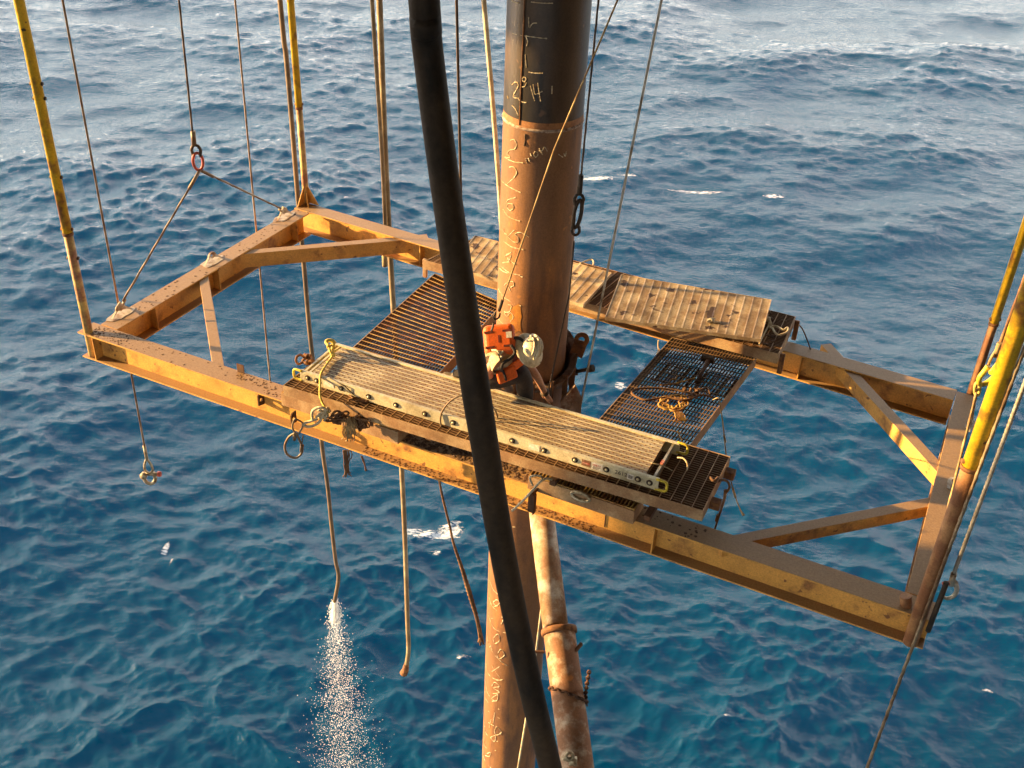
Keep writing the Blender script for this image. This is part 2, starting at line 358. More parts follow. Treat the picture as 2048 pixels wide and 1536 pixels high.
# ------------------------------------------------------------------ RIG deck overhead carries the ropes; unseen blocks around it added for their shade
DZ = 1.3                       # underside of the deck, above the camera
mb=MB(); mb.box((1,-6,HC+DZ+1),(21.3,0,0),(0,24,0),(0,0,1))
for k in range(9): mb.box((0,-6+k*2.9,HC+DZ-.18),(16.2,0,0),(0,.12,0),(0,0,.18))
o=mb.build('rig_deck',M['hull']); o['kind']='structure'
mb=MB(); mb.box((-15.2,1.9,HC-6),(1.2,0,0),(0,5.9,0),(0,0,7.2)); mb.box((12.5,-4.5,HC-7),(9.8,0,0),(0,1.2,0),(0,0,8.2)); mb.box((21.4,5.6,HC-7),(.9,0,0),(0,8.9,0),(0,0,8.2)); o=mb.build('shade_walls',M['hull']); o['kind']='structure'  # added walls out of view: shade the hose, cut sky behind and right
mb=MB(); mb.box((-15.5,7.95,HC-5.2),(.5,0,0),(0,2.27,0),(0,0,3.95)); o=mb.build('shade_block',M['hull']); o['kind']='structure'  # added block out of view, shades the right end of the near beam

# ------------------------------------------------------------------ SUSPENDED FRAME
A=atz(168,668,P); B=atz(612,405,P); C=atz(1950,790,P); D=atz(1850,1238,P)
frame=thing('suspended_frame','large yellow rectangular steel I-beam frame hung on four corner poles over the sea','work platform frame',((A+B+C+D)/4)+V((0,0,-.34)))
def hor(v): v=V((v.x,v.y,0)); return v.normalized()
BH,TF,TW=.34,.018,.014
def ibeam(name,a,b,inw,fw,mat,h=BH):
    """a,b: outer top edge; inw: horizontal inward normal"""
    mb=MB(); d=(b-a).normalized(); c=inw*(fw/2); z=V((0,0,1)); l=(b-a).length; m=(a+b)/2+c
    mb.box(m-z*(TF/2),d*(l/2),inw*(fw/2),z*(TF/2))
    mb.box(m-z*(h-TF/2),d*(l/2),inw*(fw/2),z*(TF/2))
    mb.box(m-z*(h/2),d*(l/2-.002),inw*(TW/2),z*(h/2-TF))
    return mb.build(name,mat,frame,bevel=.003)
uN=hor(D-A); vN=V((-uN.y,uN.x,0)); uF=hor(C-B); vF=V((uF.y,-uF.x,0)); uL=hor(B-A); vL=V((uL.y,-uL.x,0)); uR=hor(C-D); vR=V((-uR.y,uR.x,0))
FW=.25
near=ibeam('beam',A-uN*.10,D+uN*.06,vN,FW,M['beam'])
near['label']='long near beam, sunlit yellow web at one end, shaded at the other, mud on its flange'
far=ibeam('beam',B-uF*.02,C-uF*.19,vF,.24,M['beam'])
left=ibeam('beam',A+uL*.262,B-uL*.262,vL,FW,M['beam'])
right=ibeam('beam',D+uR*.262,C-uR*.02,vR,.19,M['beam'])
def stiff(parent,pt,d,inw,fw,name='stiffener',mat='beam',t=.012):
    mb=MB(); z=V((0,0,1)); c=pt+inw*(fw/4-TW/4)-z*(BH/2)
    mb.box(c,d*t/2,inw*(fw/4-TW/4-.004),z*(BH/2-TF)); return mb.build(name,M[mat],parent)
def onN(px): # point on near outer top edge below photo column px
    t=(px-168)/(1850-168); return A.lerp(D,0).lerp(D,0) if 0 else min((A+uN*s for s in np.linspace(0,(D-A).length,600)), key=lambda q: abs(projx(q)-px))
def projx(q):
    c=RM.transposed()@(q-CAM); return IW/2+FPX*c.x/-c.z
def projp(q):
    c=RM.transposed()@(q-CAM); return (IW/2+FPX*c.x/-c.z, IH/2-FPX*c.y/-c.z)
for px in (1310,): stiff(near,onN(px),uN,vN,FW)
for px in (1205,): 
    q=onN(px); mb=MB(); mb.box(q+vN*(FW/2-TW/2-.004)-V((0,0,.19)),uN*.005,vN*.004,V((0,0,.11))); mb.build('weld_seam',M['dark_rust'],near)
stiff(near,onN(185)-uN*.02,uN,vN,FW); stiff(near,onN(1835)+uN*.0,uN,vN,FW)
# end plates where the end beams meet the long ones
for (q,d,inw,par) in ((A+uL*.9,uL,vL,left),(B-uL*.55,uL,vL,left),(A+uL*2.05,uL,vL,left)):
    mb=MB(); z=V((0,0,1)); mb.box(q+inw*(FW*.75)-z*(BH/2),d*.006,inw*(FW/4-.008),z*(BH/2-TF)); mb.build('stiffener',M['beam'],par)
for (q,d,inw,par) in ((B+uF*2.1,uF,vF,far),(C-uF*1.9,uF,vF,far)):
    mb=MB(); z=V((0,0,1)); mb.box(q+inw*(.18)-z*(BH/2),d*.006,inw*(.055),z*(BH/2-TF)); mb.build('stiffener',M['beam'],par)
# angle brackets on the near web (plate with a slot)
def bracket(parent,px,w,h,mat='dark_rust',out=None):
    q=onN(px)+vN*(FW/2-TW/2 if out is None else -out)-V((0,0,.035)); mb=MB(); z=V((0,0,1)); n_=-vN
    for dz,hh in ((0,.03),(.07,h-.10)):   # a plate standing out of the web, with a gap for the hole
        pass
    # plate perpendicular to the beam, rounded outer corner, hole made of a rim
    outer=[q,q+n_*(w*.75),q+n_*w-z*(h*.2),q+n_*w-z*(h*.85),q+n_*(w*.2)-z*h,q-z*h]
    ctr=q+n_*(w*.55)-z*(h*.55)
    ring=[ctr+n_*(.022*math.cos(a))+z*(.022*math.sin(a)) for a in np.linspace(0,2*math.pi,12,endpoint=False)]
    # triangulate by fanning ring to outline
    vs=outer+ring; no=len(outer); fs=[]
    import itertools
    ang=lambda p:(math.atan2((p-ctr).dot(z),(p-ctr).dot(n_)))
    oi=sorted(range(no),key=lambda i:ang(vs[i])); ri=sorted(range(no,no+12),key=lambda i:ang(vs[i]))
    i=j=0
    while i<no or j<12:
        a_o=ang(vs[oi[i%no]])+(2*math.pi if i>=no else 0); a_r=ang(vs[ri[j%12]])+(2*math.pi if j>=12 else 0)
        nxt_o=ang(vs[oi[(i+1)%no]])+(2*math.pi if i+1>=no else 0); nxt_r=ang(vs[ri[(j+1)%12]])+(2*math.pi if j+1>=12 else 0)
        if i<no and (j>=12 or nxt_o<=nxt_r): fs.append((oi[i%no],oi[(i+1)%no],ri[j%12])); i+=1
        else: fs.append((oi[i%no],ri[(j+1)%12],ri[j%12])); j+=1
    mb.add(vs,fs); ob=mb.build('bracket',M[mat],parent); s_=ob.modifiers.new('solid','SOLIDIFY'); s_.thickness=.014; s_.offset=0; return ob
bracket(near,512,.10,.18)
bracket(near,594,.09,.14,out=.03)
# tab on the back of the near beam beside the left brace
q=onN(455)+vN*(FW-.02); MB().box(q+V((0,0,.05)),uN*.045,vN*.006,V((0,0,.055))).build('tab',M['dark_rust'],near)
# braces
def brace(p0,p1,w,h,lab=None):
    mb=MB(); mb.bar(p0,p1,w,h,off=1); o=mb.build('brace',M['beam'],frame,bevel=.004)
    if lab: o['label']=lab
    return o
bz=P-.02
brace(atz(406,548,bz),atz(437,733,bz),.12,.16)
brace(atz(447,508,bz),atz(855,472,bz),.12,.2)
brace(atz(1652,688,bz),atz(1898,956,bz),.13,.17)
brace(atz(1878,1000,bz),atz(1440,1085,bz),.12,.13)
# lifting lugs (white primed patch, plate with an eye)
def lug(pt,d,parent,h=.13,w=.16,pw=.19,ps=.085):
    z=V((0,0,1)); mb=MB(); s=d.cross(z)
    nn=18; mb.prism([pt+z*.0015+d*(pw*1.1*math.cos(a)*random.uniform(.75,1.1))+s*(ps*math.copysign(min(1,abs(math.sin(a))*1.3),math.sin(a))*random.uniform(.85,1.05)) for a in np.linspace(0,2*math.pi,nn,endpoint=False)],z*.004)
    ctr=pt+z*(h*.62); n_=16
    out=[pt-d*w]+[pt-d*(w*.55)+z*(h*.5)]+[ctr+d*(math.cos(a)*w*.42)+z*(math.sin(a)*h*.42) for a in np.linspace(math.pi,0,9)]+[pt+d*(w*.55)+z*(h*.5)]+[pt+d*w]
    inn=[ctr+d*(.034*math.cos(a))+z*(.034*math.sin(a)) for a in np.linspace(math.pi,-math.pi,len(out))]
    k=len(out)
    for sg in (-1,1):
        off=s*(.012*sg); mb.add([p+off for p in out]+[p+off for p in inn],[(i,i+1,k+i+1,k+i) if sg<0 else (k+i,k+i+1,i+1,i) for i in range(k-1)])
    mb.add([p+s*.012 for p in out]+[p-s*.012 for p in out],[(i,i+1,k+i+1,k+i) for i in range(k-1)])
    mb.add([p+s*.012 for p in inn]+[p-s*.012 for p in inn],[(i,k+i,k+i+1,i+1) for i in range(k-1)])
    mb.build('lifting_lug',M['lug'],parent); return ctr
lug1=lug(atz(243,628,P),uL,left); lug2=lug(atz(425,523,P),uL,left); lug3=lug(atz(568,434,P),uL,left)
lug4=lug(atz(1940,850,P),uR,right,.11,.14,.12,.05); lug5=lug(atz(1905,968,P),uR,right,.06,.1,.12,.05); lug6=lug(atz(1862,1152,P),uR,right,.11,.14,.12,.05)
# corner poles
def pole(base,top_px,rad,lab,joint_z,gus=None,stub=True,foot='pole_rust'):
    bz_=base.z
    top=atY(top_px[0],top_px[1],base.y+ (0)); d=(top-base); d=d/d.z
    up=base+d*(HC+DZ-base.z); j=base+d*(joint_z+HC-base.z)
    mb=MB(); mb.tube([j,up],rad,20); o=mb.build('corner_pole',M['pole'],frame); o['label']=lab
    m2=MB(); m2.tube([base-V((0,0,BH-TF-.005 if stub else 0)),j],rad*.96,20); m2.build('pole_foot',M[foot],o)
    m3=MB(); m3.tube([j-d*.02,j+d*.015],rad*1.13,20)
    s=V((1,0,0)); m3.tube([j+d*.05-s*rad*1.25,j+d*.05+s*rad*1.25],.02,8)
    m3.build('joint_bolt',M['rust'],o)
    if gus:
        m4=MB()
        for dv in gus:
            s_=dv.cross(V((0,0,1)))*.006
            m4.prism([base+dv*rad*.9-s_,base+dv*(rad+.17)-s_+V((0,0,.002)),base+dv*rad*.9+d*.26-s_],s_*2)
        m4.build('gusset',M['beam'],o)
    return o,d
pA,dA=pole(atz(177,664,P),(37.6,0),.052,'leftmost yellow pole, peppered with rust holes',-5.35,foot='pole_worn')
pB,dB=pole(atz(613,404,P),(581,0),.047,'yellow pole with flared gussets at its foot',-5.2,gus=(hor(uF),hor(-uL),hor(uF-uL)*1),foot='pole_worn')
pC,dC=pole(atz(1950,778,P)+V((-.03,.0,0)),(2030,518),.048,'thin yellow pole with a grey foot',-5.75)
pD,dD=pole(atz(1838,1232,P),(2021,700),.066,'bright yellow pole with a brown foot',-5.0)
for k,(dz,s) in enumerate(((2.9,1),(2.75,-1),(.95,1),(3.9,1),(1.9,-1))):
    q=atz(177,664,P)+dA*dz; MB().tube([q-V((.066,0,0)),q+V((.066,0,0))],.02,8).build('pole_pin',M['black'],pA)
# nut-like lump on the near beam at the right corner
mb=MB(); q=atz(1812,1212,P); mb.tube([q+V((0,0,.004)),q+V((-.02,.02,.10))],.05,14); mb.build('pipe_stub',M['pole_rust'],near)

# dry mud on the flanges
mb=MB()
def mudline(x0,x1,n,lo,hi,dz=0,off=(.02,.23)):
    for i in range(n):
        px=random.uniform(x0,x1); q=onNf(px)+vN*random.uniform(*off)+V((0,0,dz)); r=random.uniform(lo,hi)
        mb.blob(q,r,(1.2,1,.35),random.uniform(0,3))
_tab=[(projx(A+uN*s),s) for s in np.linspace(0,(D-A).length,400)]
_xs=np.array([t[0] for t in _tab]); _ss=np.array([t[1] for t in _tab])
def onNf(px): return A+uN*float(np.interp(px,_xs,_ss))
mudline(172,240,90,.004,.013); mudline(172,300,60,.004,.010); mudline(450,520,60,.004,.013,off=(.1,.23)); mudline(520,600,70,.004,.014); mudline(760,1075,520,.006,.022); mudline(1080,1400,60,.006,.015); mudline(300,440,15,.006,.014)
mudline(720,1190,420,.005,.014,-BH+TF,(.005,.11))
for i in range(70):
    q=A.lerp(B,random.uniform(.08,.95))+vL*random.uniform(.02,.23); mb.blob(q,random.uniform(.006,.016),(1.2,1,.35))
o=mb.build('dirt',M['mud']); o['kind']='stuff'; o['label']='dry brown mud crumbs lying along the beam flanges'; o['category']='dirt'

# ------------------------------------------------------------------ GRATINGS
def quad(pts): return [V(p) for p in pts]
def lerp2(q,s,t):  # q: nl, nr, fr, fl
    return q[0].lerp(q[1],s).lerp(q[3].lerp(q[2],s),t)
def grating(mb,q,h,pitch,cross,along='u',bt=.006,rod=.004,proud=.003,mr=None):
    mr=mr or mb
    lu=(q[1]-q[0]).length; lv=(q[3]-q[0]).length; z=V((0,0,1))
    if along=='u':
        n=max(2,round(lv/pitch)); m=max(2,round(lu/cross))
        for i in range(n+1):
            a=lerp2(q,0,i/n); b=lerp2(q,1,i/n); mb.bar(a,b,bt,h,off=1)
        for j in range(m+1):
            a=lerp2(q,j/m,0); b=lerp2(q,j/m,1); mr.bar(a+z*proud,b+z*proud,rod*2,.009,off=1)
    else:
        n=max(2,round(lu/pitch)); m=max(2,round(lv/cross))
        for i in range(n+1):
            a=lerp2(q,i/n,0); b=lerp2(q,i/n,1); mb.bar(a,b,bt,h,off=1)
        for j in range(m+1):
            a=lerp2(q,0,j/m); b=lerp2(q,1,j/m); mr.bar(a+z*proud,b+z*proud,rod*2,.009,off=1)
def edges(mb,q,h,t,top=.004,sides=(0,1,2,3)):
    z=V((0,0,1)); c=(q[0]+q[1]+q[2]+q[3])/4
    for i in sides:
        a,b=q[i],q[(i+1)%4]; d=(b-a).normalized(); s=d.cross(z); s= s if s.dot(c-(a+b)/2)<0 else -s
        e=.0 if i%2 else t
        mb.bar(a+s*(t/2)+z*top-d*e,b+s*(t/2)+z*top+d*e,t,h,off=1)
def zplane(pts,z): return [atz(x,y,z) for x,y in pts]
# near walkway
ZN=P+.35
qn=zplane(((568,771),(1406,1021),(1459,914),(673,690)),ZN)
near_w=thing('grating_walkway','long rusty grating walkway along the near beam, carrying the aluminium plank','walkway',qn[0].lerp(qn[2],.5)-V((0,0,.13)),'grating walkways of the platform')
mb=MB(); mr=MB(); grating(mb,qn,.035,.036,.102,'u',mr=mr); mb.build('grating',M['grate_dark'],near_w); mr.build('cross_rods',M['side'],near_w)
mb=MB(); edges(mb,qn,.125,.008); mb.build('edge_channel',M['side'],near_w,bevel=.002)
for px,py in ((1300,1005),(860,845),(1110,935)):
    q=atz(px,py,ZN)-V((0,0,.16)); MB().box(q+vN*.3,uN*.03,vN*.34,V((0,0,.03))).build('bearer',M['dark_rust'],near_w)
un=hor(qn[1]-qn[0]); vn=V((-un.y,un.x,0))
for t in (.30,.86):
    q=qn[1].lerp(qn[2],t); MB().box(q+un*.05-V((0,0,.1)),un*.05,vn*.045,V((0,0,.04))).build('lug_foot',M['rust'],near_w,bevel=.004)
# far walkway
ZF=P+.27
qf=zplane(((853,521),(1557,708),(1590,634),(956,473)),ZF)
far_w=thing('grating_walkway','dusty grating walkway along the far beam, passing behind the pile','walkway',qf[0].lerp(qf[2],.5)-V((0,0,.13)),'grating walkways of the platform')
mb=MB(); mr=MB(); grating(mb,qf,.035,.034,.105,'u',mr=mr); mb.build('grating',M['grate_dark'],far_w); mr.build('cross_rods',M['side'],far_w)
mb=MB(); edges(mb,qf,.13,.008); mb.build('edge_channel',M['side'],far_w,bevel=.002)
uf=hor(qf[1]-qf[0]); vf=V((-uf.y,uf.x,0))
for t,u_,e in ((.03,-uf,0),(.03,uf,1),(.92,uf,1)):
    q=(qf[0] if e==0 else qf[1]).lerp(qf[3] if e==0 else qf[2],t)+u_*.045
    mb=MB(); mb.box(q-V((0,0,.13)),uf*.028,vf*.02,V((0,0,.13))); mb.build('end_post',M['side'] if e==0 else M['rust'],far_w,bevel=.01)
# cross walkways
ZC=P+.08
ql=zplane(((700,702),(872,752),(1005,607),(870,548)),ZC)
left_w=thing('grating_walkway','rust-brown cross walkway between the two long walkways, beside the pile, sunlit yellow rods','walkway',ql[0].lerp(ql[2],.5)-V((0,0,.15)),'grating walkways of the platform')
mb=MB(); mr=MB(); grating(mb,ql,.028,.034,.085,'v',bt=.0055,rod=.0045,proud=.004,mr=mr); mb.build('grating',M['dark_rust'],left_w); mr.build('cross_rods',M['grate_yellow'],left_w)
mb=MB(); edges(mb,ql,.15,.01); mb.build('edge_channel',M['side'],left_w,bevel=.002)
qr=zplane(((1190,850),(1372,900),(1512,713),(1345,676)),ZC)
right_w=thing('grating_walkway','cross walkway with a rope coil and a hammer lying on it','walkway',qr[0].lerp(qr[2],.5)-V((0,0,.15)),'grating walkways of the platform')
mb=MB(); grating(mb,qr,.03,.034,.085,'v'); mb.build('grating',M['grate_dark'],right_w)
mb=MB(); edges(mb,qr,.14,.01); mb.build('edge_channel',M['side'],right_w,bevel=.002)
mb=MB(); grating(mb,[lerp2(qr,.12,.56)-V((0,0,.035)),lerp2(qr,.97,.56)-V((0,0,.035)),lerp2(qr,.97,.76)-V((0,0,.035)),lerp2(qr,.12,.76)-V((0,0,.035))],.02,.05,.2,'v',bt=.012); mb.build('patch_grating',M['dark_rust'],right_w)
# loose light panels on the far walkway
def loose(pts,z,label,tilt=0):
    q=zplane(pts,z); q=[p+V((0,0,tilt if i in (1,2) else 0)) for i,p in enumerate(q)]
    t=thing('loose_grating',label,'grating panel',q[0].lerp(q[2],.5)-V((0,0,.05)),'loose grating panels on the far walkway')
    mb=MB(); grating(mb,q,.032,.029,.10,'u',bt=.0095,rod=.007,proud=.0008); mb.build('grating',M['grate_light'],t)
    mb=MB(); edges(mb,q,.045,.007); mb.build('edge_band',M['grate_light'],t); return q
qp1=loose(((905,531),(1166,609),(1222,546),(950,472)),P+.335,'pale galvanised grating panel behind the pile')
qp2=loose(((1211,634),(1520,681),(1541,603),(1243,550)),P+.325,'pale galvanised grating panel with dark stains, to one side of the pile',.02)
# small grating boxes between near walkway and near beam
def gbox(px0,px1,depth,top,h,label):
    q0=onNf(px0)-vN*.045; q1=onNf(px1)-vN*.045
    z=V((0,0,1)); q=[q0+z*top,q1+z*top,q1+vN*depth+z*top,q0+vN*depth+z*top]
    t=thing('support_box',label,'support box',q[0].lerp(q[2],.5)-z*h,'grating boxes packing up the near walkway')
    mb=MB(); grating(mb,q,.04,.036,.3,'v',bt=.011); mb.build('grating',M['grate_yellow'],t)
    mb=MB(); edges(mb,q,h,.012,top=-.012); mb.build('box_side',M['side'],t,bevel=.003)
    return t
gb1=gbox(572,800,.24,.165,.155,'small rusty grating box under the near walkway, buried in ropes and shackles')
gb2=gbox(1062,1268,.24,.165,.155,'small mud-caked grating box under the near walkway, with an angle bracket at one end')
mb=MB(); q=onNf(1078)-vN*.07+V((0,0,.03))
mb.box(q,uN*.012,vN*.10,V((0,0,.02))); mb.box(q-vN*.1-V((0,0,.09)),uN*.03,vN*.008,V((0,0,.11))); mb.box(q-vN*.1-V((0,0,.09))+uN*.035,uN*.006,vN*.03,V((0,0,.11)))
mb.build('angle_bracket',M['dark_rust'],gb2)
mb=MB(); q=onNf(1165)-vN*.07+V((0,0,.13)); mb.tube(smooth_path([q+uN*(.09*math.cos(a))+V((0,0,.045*math.sin(a))) for a in np.linspace(0,2*math.pi,10,endpoint=False)],4,True),.017,8,closed=True); mb.build('eye_ring',M['galv'],gb2)

# ------------------------------------------------------------------ ALUMINIUM PLANK
ZK=ZN+.125
pk=zplane(((600,742),(1318,961),(1351,884),(676,688)),ZK)
plank=thing('scaffold_plank','long pale aluminium scaffold plank with ribbed deck and yellow end loops','scaffold plank',pk[0].lerp(pk[2],.5)-V((0,0,.12)))
uk=hor(pk[1]-pk[0]); vk=V((-uk.y,uk.x,0)); wk=((pk[3]-pk[0]).dot(vk)+(pk[2]-pk[1]).dot(vk))/2; lk=(pk[1]-pk[0]).length
o0=pk[0]; z=V((0,0,1))
def kp(s,t,h=0): return o0+uk*s+vk*t+z*h
NB=9; i0,i1=.12,lk-.14; w0=.035; bw=(wk-2*w0)/NB
mb=MB()
for i in range(NB):
    t=w0+bw*(i+.5)
    mb.box(kp((i0+i1)/2,t,-.014),uk*((i1-i0)/2),vk*(bw/2-.004),z*.010)
mb.build('deck',M['alu'],plank)
mb=MB()
for i in range(NB+1): mb.box(kp((i0+i1)/2,w0+bw*i,-.0125),uk*((i1-i0)/2),vk*.0035,z*.012)
mb.build('deck_rib',M['alu_rail'],plank)
mb=MB()
for i in range(NB):      # punched grip dimples
    t=w0+bw*(i+.5)
    for k in range(int((i1-i0)/.075)):
        for e in (-.4,.4):
            c=kp(i0+.04+k*.075+random.uniform(-.004,.004)+(.037 if e>0 else 0),t+e*bw*.45,-.0035)
            mb.lathe([(.0001,.0035),(.006,.002),(.008,0)],c,seg=6)
mb.build('grip_dimples',M['rust'],plank)
rails=[]
for t,nm in ((.0,'near'),(wk,'far')):
    sg=-1 if t==0 else 1; mb=MB(); c=kp(lk/2,t+sg*.0,-.055)
    mb.box(c,uk*(lk/2),vk*.006,z*.06); mb.box(kp(lk/2,t-sg*.016,.003),uk*(lk/2-.002),vk*.016,z*.004); mb.box(kp(lk/2,t-sg*.022,-.111),uk*(lk/2-.002),vk*.016,z*.004)
    rails.append(mb.build('side_rail',M['alu_rail'],plank,bevel=.002))
rung_px=[616,634,683,738,793,850,907,965,1025,1088,1150,1213,1277,1300]
for px in rung_px:
    mb=MB(); mc=MB()
    s=min(np.linspace(0,lk,800),key=lambda s:abs(projx(kp(s,0,-.05))-px)); c=kp(s,-.006,-.05)
    mb.lathe([(.030,0),(.032,.006),(.026,.010),(.016,.011),(.012,.004),(.001,.004)],c,axis=-vk,seg=18)
    mc.lathe([(.0135,.0045),(.012,.016),(.001,.018)],c,axis=-vk,seg=12)
    mb.build('rung_socket',M['black'],rails[0]); mc.build('rung_end',M['alu_rail'],rails[0])
for s in (.03,.085,lk-.06):
    mb=MB(); mb.bar(kp(s,.004,-.012),kp(s,wk-.004,-.012),.022,.05,off=1); mb.build('end_rung',M['alu_rail'] if s<1 else M['wire_silver'],plank)
for s in (-.035,lk+.035):
    for t in (0.0,wk):
        c=kp(s,t,-.05); sg=1 if s>0 else -1
        pts=smooth_path([c-uk*(sg*.06)+z*.055,c+uk*(sg*.03)+z*.05,c+uk*(sg*.045),c+uk*(sg*.03)-z*.05,c-uk*(sg*.06)-z*.055],5)
        mb=MB(); mb.tube(pts,.013,8); mb.build('end_loop',M['yellow_plastic'],plank)
# labels on the near rail
def railq(px): return min(np.linspace(0,lk,1200),key=lambda s:abs(projx(kp(s,0,-.05))-px))
def label(px0,px1,mat,h=.035,dz=-.05,name='label_sticker',d=.009):
    a,b=railq(px0),railq(px1); mb=MB(); mb.box(kp((a+b)/2,-d,dz),uk*abs(b-a)/2,vk*.001,z*h); return mb.build(name,M[mat],rails[0])
label(1164,1182,'label_dark'); label(1184,1206,'label_white',.042); label(1058,1080,'label_white'); label(1255,1268,'label_white',.03); label(648,668,'label_white',.03)
def text(body,px,size,mat,dz=-.062,d=.012):
    s=railq(px); cu=bpy.data.curves.new('stencil','FONT'); cu.body=body; cu.size=size; cu.extrude=.0006; cu.align_x='CENTER'
    t=bpy.data.objects.new('stencil',cu); me=bpy.data.meshes.new_from_object(t)
    rot=Matrix((uk,z,-vk)).transposed()
    me.transform(rot.to_4x4()); ob=bpy.data.objects.new('stencil',me); COL.objects.link(ob); me.materials.append(M[mat]); ob.parent=rails[0]
    ob.location=kp(s,-d,dz)-world_loc(rails[0]); bpy.data.objects.remove(t); return ob
text('2612',1243,.062,'ink')
mb=MB()
for k in range(5):
    a=railq(1187+k*3.4); mb.box(kp(a,-.0115,-.04+.002*(k%2)),uk*.005,vk*.0006,z*(.007+.002*(k%3)))
mb.build('red_print',M['label_red'],rails[0])
mb=MB()
for k in range(3):
    a,b=railq(1187),railq(1202-k*3); mb.box(kp((a+b)/2,-.0115,-.058-k*.011),uk*abs(b-a)/2,vk*.0006,z*.0025)
mb.build('fine_print',M['ink'],rails[0]); mb=MB()
for k in range(4):
    a,b=railq(1257),railq(1266); mb.box(kp((a+b)/2,-.0115,-.035-k*.01),uk*abs(b-a)/2,vk*.0006,z*.003)
mb.build('fine_print',M['ink'],rails[0])
label(1166,1180,'label_red',.008,-.05,'red_strip',.0112)
mb=MB(); mb.box(kp(lk-.06,wk*.45,-.008),uk*.014,vk*.03,z*.006); mb.build('red_tape',M['label_red'],plank)

# ------------------------------------------------------------------ PILE
PR=.398; PDIST=PR/.0380; PC=(PDIST*math.sin(R_(1.06)),PDIST*math.cos(R_(1.06)))
def pc(zrel): return V((PC[0],PC[1],HC+zrel))
zs=hitcyl(1085,262,PC,PR).z-HC
pile=thing('pile','tall round steel pile, black above a weld, rust brown below, chalk numbers down it','pile',(PC[0],PC[1],-8))
mb=MB(); mb.lathe([(PR,HC+zs+.03+8),(PR,HC+DZ+8)],(PC[0],PC[1],-8),seg=96); mb.build('upper_section',M['pile_black'],pile)
mb=MB(); mb.lathe([(PR,0),(PR,HC+zs-.02+8)],(PC[0],PC[1],-8),seg=96); mb.build('lower_section',M['pile_brown'],pile)
mb=MB(); 
prof=[]
for i,h in enumerate(np.linspace(-.02,.012,7)): prof.append((PR+.002+.010*math.sin(math.pi*i/6),h))
mb.lathe(prof,pc(zs),seg=96); mb.build('weld_seam',M['weld_white'],pile)
mb=MB(); mb.lathe([(PR+.001,.012),(PR+.0015,.075)],pc(zs),seg=96); mb.build('heat_band',M['weld_orange'],pile)
# longitudinal seam of the upper section
def onp(x,y,e=.003): return hitcyl(x,y,PC,PR+e)
mb=MB(); a=onp(1046,2); b=onp(1039,250); a=V((b.x,b.y,HC-.2)); mb.tube([a,b],.008,6); mb.build('long_seam',M['rust'],pile)
mb=MB(); mb.tube(resample([onp(1051,268),onp(1049,292)],.02),lambda t:.006+.004*math.sin(t*9),6); mb.build('drip_bead',M['black'],pile)
# chalk writing, each stroke laid on the steel
CH=[]
def za(*p): CH.append([(940+x/5.12,y/5.12) for x,y in p])
def zb(*p): CH.append([(940+x/5.12,250+y/5.12) for x,y in p])
def zc(*p): CH.append([(840+x/4.096,430+y/4.096) for x,y in p])
def zd(*p): CH.append([(900+x/3.035,1030+y/3.035) for x,y in p])
za((435,345),(600,372),(790,395)); za((625,20),(740,32),(850,33)); za((600,738),(670,750),(745,750)); za((600,175),(603,280)); za((612,285),(640,242),(685,236))
za((565,560),(570,620),(576,690)); za((430,870),(455,845),(485,845),(495,880),(470,930),(445,990),(500,1008)); za((498,1018),(540,1046),(575,1050)); za((578,800),(560,838),(535,815),(550,790),(575,800)); za((578,845),(560,885),(530,890))
za((618,880),(640,960),(662,1032)); za((645,862),(655,920),(670,965),(742,935)); za((694,850),(706,940),(722,1036)); za((430,1080),(468,1120),(495,1182)); za((383,980),(392,1010)); za((430,10),(470,25),(505,30))
za((570,370),(590,420),(580,470)); za((840,880),(838,960))
zb((415,158),(452,150),(478,195),(460,245),(405,258),(385,295),(412,332),(360,330)); zb((355,328),(440,375),(545,388)); zb((400,432),(445,430),(478,470),(462,525),(380,605)); zb((325,572),(400,632),(520,692))
zb((380,842),(392,806),(436,812),(446,852),(412,876),(380,842)); zb((373,792),(395,765),(470,742)); zb((338,862),(400,940),(512,986)); zb((345,1058),(355,1110),(382,1116)); zb((392,1140),(455,1075)); zb((392,1140),(440,1192),(492,1200),(492,1150),(462,1120),(520,1100),(604,1148))
zb((348,1192),(430,1250),(548,1276)); zb((372,1340),(425,1305)); zb((375,1350),(460,1424)); zb((335,1412),(400,1400)); zb((425,1330),(398,1405)); zb((325,1452),(400,1510),(515,1540))
zb((568,345),(582,388)); zb((598,338),(612,372)); zb((618,292),(630,318)); zb((650,302),(665,274),(692,282),(692,314),(668,328),(650,302)); zb((708,240),(742,302)); zb((705,266),(740,262),(762,224),(792,268))
zb((905,300),(950,330)); zb((960,290),(975,320),(985,270))
zc((748,308),(702,330),(700,345)); zc((704,325),(738,392)); zc((688,384),(785,402)); zc((650,436),(700,470),(842,508)); zc((690,578),(712,560),(742,622)); zc((744,498),(734,540),(764,548),(768,578),(742,592))
zc((640,606),(700,682),(828,745)); zc((722,735),(750,745),(735,790),(698,800),(715,830),(742,800),(765,835),(742,872)); zc((690,790),(705,800)); zc((640,848),(700,908),(775,935))
